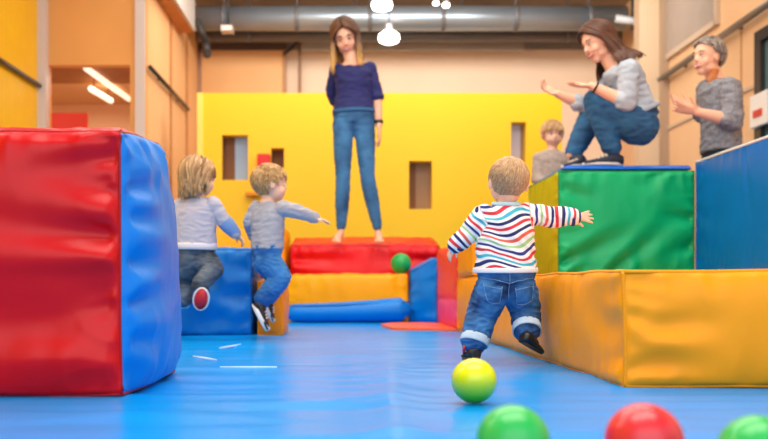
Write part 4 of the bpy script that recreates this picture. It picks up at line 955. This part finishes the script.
root, R, body, so_, po_ = build_person('woman', (J['pelvis'].x, S, .6), J, 'barefoot woman in a navy top and skinny jeans standing on the red inflatable', 1.05, SKIN, TWW,
    [((.05, -.05, -1), (-1, .2, 0), .18, 1, .18, .05, .95), ((1, .2, -.1), (0, 1, 0), .17, 1, .3, .05, .95)], mat('top_navy', '252a66', .8, var=.1, vscale=20), denim('skinny_jeans', '1d4a78', '3f7cae', scale=4), voxel=.0075, cvox=.009, H=.272,
    sleeve=(.12, .5), legr=(.080, .052, .050, .030), armr=(.044, .038, .037, .026), shirt_over=.16, pants_top=.21, neck_cut=.84, sfold=.006, pfold=.004, bare_feet='LR', pantend=(.93, .93), pants_name='jeans', shirt_name='top')
face_parts(root, J['head'], R, .272, smile=1.2, teeth=True, browcol='4a2e1c', closed=True)
HW = hairmat('hair_ombre', '3a2216', '7a5032', (P(0, 66, S).z - .6, P(0, 42, S).z - .6, 'd2a055'))
av = [(J['chest'] + V((0, .06, .04)), .19), (J['shL'] + V((0, .03, 0)), .09), (J['shR'] + V((0, .03, 0)), .09), (J['neck'] + V((0, .03, 0)), .10)]
long_hair(root, J['head'], R, .272, HW, .29, 480, gap=58, avoid=av, wavy=.012, inward=.05, thick=.03, vol=1.16, fsweep=V((0, -.7, 0)))
wt = J['wrL'].lerp(J['elL'], .12); band('watch', wt, J['wrL'] - J['elL'], V((1, 0, 0)), .032, .028, .025, mat('watch_black', '1a1718', .3), .004, root_=root, parent=body)
band('sleeve_cuff', J['elL'].lerp(J['wrL'], .12), J['wrL'] - J['elL'], V((1, 0, 0)), .052, .05, .03, _M['top_navy'], .004, root_=root, parent=so_)
band('waistband', torso_rings(J, [(.145, .165, .115, 0)])[0][0], J['neck'] - J['pelvis'], V((1, 0, 0)), .172, .122, .03, mat('waistband_blue', '2e6090', .8), .004, root_=root, parent=po_)
ft = mat('slipper_pale', 'd9b8ae', .6)

# ------------------------------------------------ WOMAN crouching on the green block
Q = 6.0
J = dict(head=P(597, 43, Q), fwd=(-.93, -.30, -.42), up=(-.38, 0, .92), neck=P(613, 66, Q), chest=P(626, 80, Q), pelvis=P(641, 122, Q),
         shL=P(629, 70, Q - .17), shR=P(616, 74, Q + .16), elL=P(627, 103, Q - .20), elR=P(588, 107, Q + .14), wrL=P(592, 86, Q - .18), wrR=P(558, 94, Q + .12),
         hipL=P(638, 127, Q - .10), hipR=P(636, 126, Q + .10), knL=P(597, 101, Q - .10), knR=P(594, 112, Q + .16), anL=P(613, 152, Q - .08), anR=P(573, 154, Q + .12),
         heelL=P(622, 166, Q - .08), toeL=P(583, 168, Q - .10), heelR=P(586, 163, Q + .10), toeR=P(562, 164, Q + .02))
TWQ = [(0.0, .165, .125, 0), (.10, .17, .125, 0), (.25, .15, .115, 0), (.36, .14, .11, 0), (.5, .155, .115, 0), (.68, .17, .115, .0), (.86, .15, .09, 0), (.95, .10, .07, 0), (1.0, .065, .055, 0)]
root, R, body, so_, po_ = build_person('woman', (J['pelvis'].x, Q, gz + .04), J, 'laughing woman with long dark hair crouching on the green block in a grey sweater', 1.03, SKIN, TWQ,
    [((-1, -.05, .0), (.1, -.1, 1), .17, 1, .22, .05, .95), ((-.85, -.1, .38), (.2, -.8, .6), .17, -1, .38, .12, .95)], mat('sweater_light_grey', 'a9b3bf', .9, bump=.2, bscale=120, var=.08, vscale=25), denim('woman_jeans', '14456e', '2f6f9e', scale=4), voxel=.0065, cvox=.0085, H=.25,
    sleeve=(.12, .35), legr=(.115, .078, .070, .050), armr=(.060, .048, .042, .028), shirt_over=.08, neck_cut=.93, sfold=.008, pfold=.006, pants_name='jeans', shirt_name='sweater', pantend=(.92, .92))
face_parts(root, J['head'], R, .25, smile=1.6, teeth=True, browcol='3a241a', closed=True)
HQ = hairmat('hair_dark_brown', '2c1610', '6a4028')
av = [(J['chest'] + V((0, 0, .02)), .18), (J['neck'].lerp(J['chest'], .4), .16), (J['shL'], .08), (J['shR'], .08)]
long_hair(root, J['head'], R, .25, HQ, .30, 460, gap=66, avoid=av, wavy=.012, inward=-.1, thick=.026, backsweep=V((.9, -.15, 0)), vol=1.16)
band('bracelet', J['wrL'].lerp(J['elL'], .1), J['wrL'] - J['elL'], V((0, 1, 0)), .031, .031, .014, mat('bracelet_black', '221a18', .4), .005, root_=root, parent=body)
band('hem', torso_rings(J, [(.10, .17, .125, 0)])[0][0], J['neck'] - J['pelvis'], V((0, 1, 0)), .17, .13, .03, _M['sweater_light_grey'], .012, root_=root, parent=so_)
NV = mat('shoe_navy', '1b2438', .6); SW = mat('sole_cream', 'ddd4c8', .5)
zt = gz + .054
def flat(p, z): return V((p.x, p.y, z))
shoe(root, flat(J['heelL'], zt), flat(J['toeL'], zt), V((0, 0, 1)), .26, .10, NV, SW, ankle=J['anL'] + V((0, 0, .0)), high=.8, sole_h=.07)
shoe(root, flat(J['heelR'], zt + .015), flat(J['toeR'], zt + .002), V((-.1, 0, 1)), .26, .10, NV, SW, ankle=J['anR'], high=.8, sole_h=.08)

# ------------------------------------------------ OLDER WOMAN at right
O = 6.1
fz = .33
J = dict(head=P(707, 58, O), fwd=(-1, -.42, -.02), up=(.03, 0, 1), neck=P(716, 80, O), chest=P(719, 96, O), pelvis=P(722, 162, O),
         shL=P(730, 88, O - .17), shR=P(707, 90, O + .16), elL=P(734, 121, O - .2), elR=P(707, 116, O + .12), wrL=P(697, 112, O - .20), wrR=P(690, 108, O + .02),
         hipL=P(724, 168, O - .09), hipR=P(720, 168, O + .09), knL=P(722, 0, O).copy(), knR=P(720, 0, O).copy(), anL=P(722, 0, O).copy(), anR=P(722, 0, O).copy(), heelL=V((0, 0, 0)), toeL=V((0, 0, 0)), heelR=V((0, 0, 0)), toeR=V((0, 0, 0)))
bx = J['pelvis'].x
for sd, dy in (('L', -.11), ('R', .11)):
    J['kn' + sd] = V((bx - .02, O + dy, fz + .45)); J['an' + sd] = V((bx + .02, O + dy, fz + .09)); J['heel' + sd] = V((bx + .06, O + dy, fz + .01)); J['toe' + sd] = V((bx - .18, O + dy, fz + .01))
root, R, body, so_, po_ = build_person('woman', (bx, O, fz), J, 'smiling woman with short grey hair in a grey knit sweater holding out her hands', 1.05, SKIN, TWQ,
    [((-1, -.05, .22), (.1, .6, .6), .18, -1, .12, .10, .9), ((-1, -.1, .45), (.1, -.6, .5), .18, 1, .12, .12, .9)], mat('sweater_knit_grey', '85868c', .95, bump=.5, bscale=90, var=.3, vscale=55), mat('trousers_black', '1c1b20', .8), voxel=.0065, cvox=.0085, H=.245,
    sleeve=(.22, .3), armr=(.062, .050, .042, .028), shirt_over=.08, neck_cut=.92, sfold=.008, pfold=.005)
face_parts(root, J['head'], R, .245, smile=1.3, teeth=True, browcol='7a5a44', closed=True)
short_hair(root, J['head'], R, .245, hairmat('hair_grey_short', '5c5048', 'c4b8ac'), False, 900, .22, front=.40, nape=-.12, fluff=3.0, thick=.018, side=.06, crown=(0, .85, .5))
bm = bmesh.new()
for i in range(16):
    a = J['neck'] + V((-.035 + .005 * (i % 5), -.06 + .006 * (i % 7), .055)); tube(bm, [a, a + V((-.03 - .003 * (i % 4), -.02, -.06)), a + V((-.045 + .004 * (i % 5), -.02, -.13 - .004 * (i % 6)))], [.012, .013, .004], 6)
under(root, bm_obj('auburn_lock', bm, mat('hair_auburn', 'b0662e', .5)))
for sd in 'LR': shoe(root, J['heel' + sd], J['toe' + sd], V((0, 0, 1)), .24, .09, BLK, BLKS, ankle=J['an' + sd], high=.8, sole_h=.07)
for sd, t in (('L', .25), ('R', .32)):
    band('sleeve_cuff', J['el' + sd].lerp(J['wr' + sd], t), J['wr' + sd] - J['el' + sd], V((0, 1, 0)), .048, .048, .03, _M['sweater_knit_grey'], .004, root_=root, parent=so_)

# ------------------------------------------------ CHILD standing far behind
K = 7.1
J = dict(head=P(552.5, 134, K), fwd=(.08, -1, -.15), up=(0, 0, 1), neck=P(552, 150, K), chest=P(551, 163, K), pelvis=P(551, 208, K),
         shL=P(565, 158, K), shR=P(539, 158, K), elL=P(571, 178, K - .02), elR=P(537, 179, K - .02), wrL=P(556, 182, K - .14), wrR=P(546, 183, K - .14),
         hipL=V(), hipR=V(), knL=V(), knR=V(), anL=V(), anR=V(), heelL=V(), heelR=V(), toeL=V(), toeR=V())
bx = J['pelvis'].x; pz = J['pelvis'].z
for sd, dx in (('L', .07), ('R', -.07)):
    J['hip' + sd] = V((bx + dx, K, pz - .05)); J['kn' + sd] = V((bx + dx, K, pz * .52)); J['an' + sd] = V((bx + dx, K + .02, .09)); J['heel' + sd] = V((bx + dx, K + .05, .012)); J['toe' + sd] = V((bx + dx, K - .15, .012))
TWC = [(0.0, .115, .085, 0), (.12, .12, .088, 0), (.3, .112, .08, 0), (.45, .115, .085, 0), (.62, .13, .085, 0), (.82, .115, .07, 0), (.93, .075, .055, 0), (1.0, .048, .045, 0)]
root, R, body, so_, po_ = build_person('child', (bx, K, 0), J, 'blond child in a beige grey sweater standing behind the green block', .8, SKIN2, TWC,
    [((-.8, -.2, -.5), (0, 1, 0), .13, 1, .4, .05, 1), ((.8, -.2, -.5), (0, 1, 0), .13, 1, .4, .05, 1)], mat('sweater_beige_grey', 'b0a198', .9, var=.12, vscale=30), denim('child_jeans', '2a3c58', '4c6488'), voxel=.006, cvox=.0075, child=True, H=.212,
    sleeve=(.9, .9), legr=(.07, .05, .048, .036), armr=(.044, .037, .034, .025), shirt_over=.1)
face_parts(root, J['head'], R, .212, child=True, smile=.3, browcol='a07a50')
short_hair(root, J['head'], R, .212, hairmat('hair_child_blond', 'b48454', 'e8c694'), True, 500, .2, front=.2, nape=-.15, fluff=1.0, thick=.018)
for sd in 'LR': shoe(root, J['heel' + sd], J['toe' + sd], V((0, 0, 1)), .2, .075, BLK, WH, ankle=J['an' + sd], sole_h=.08)
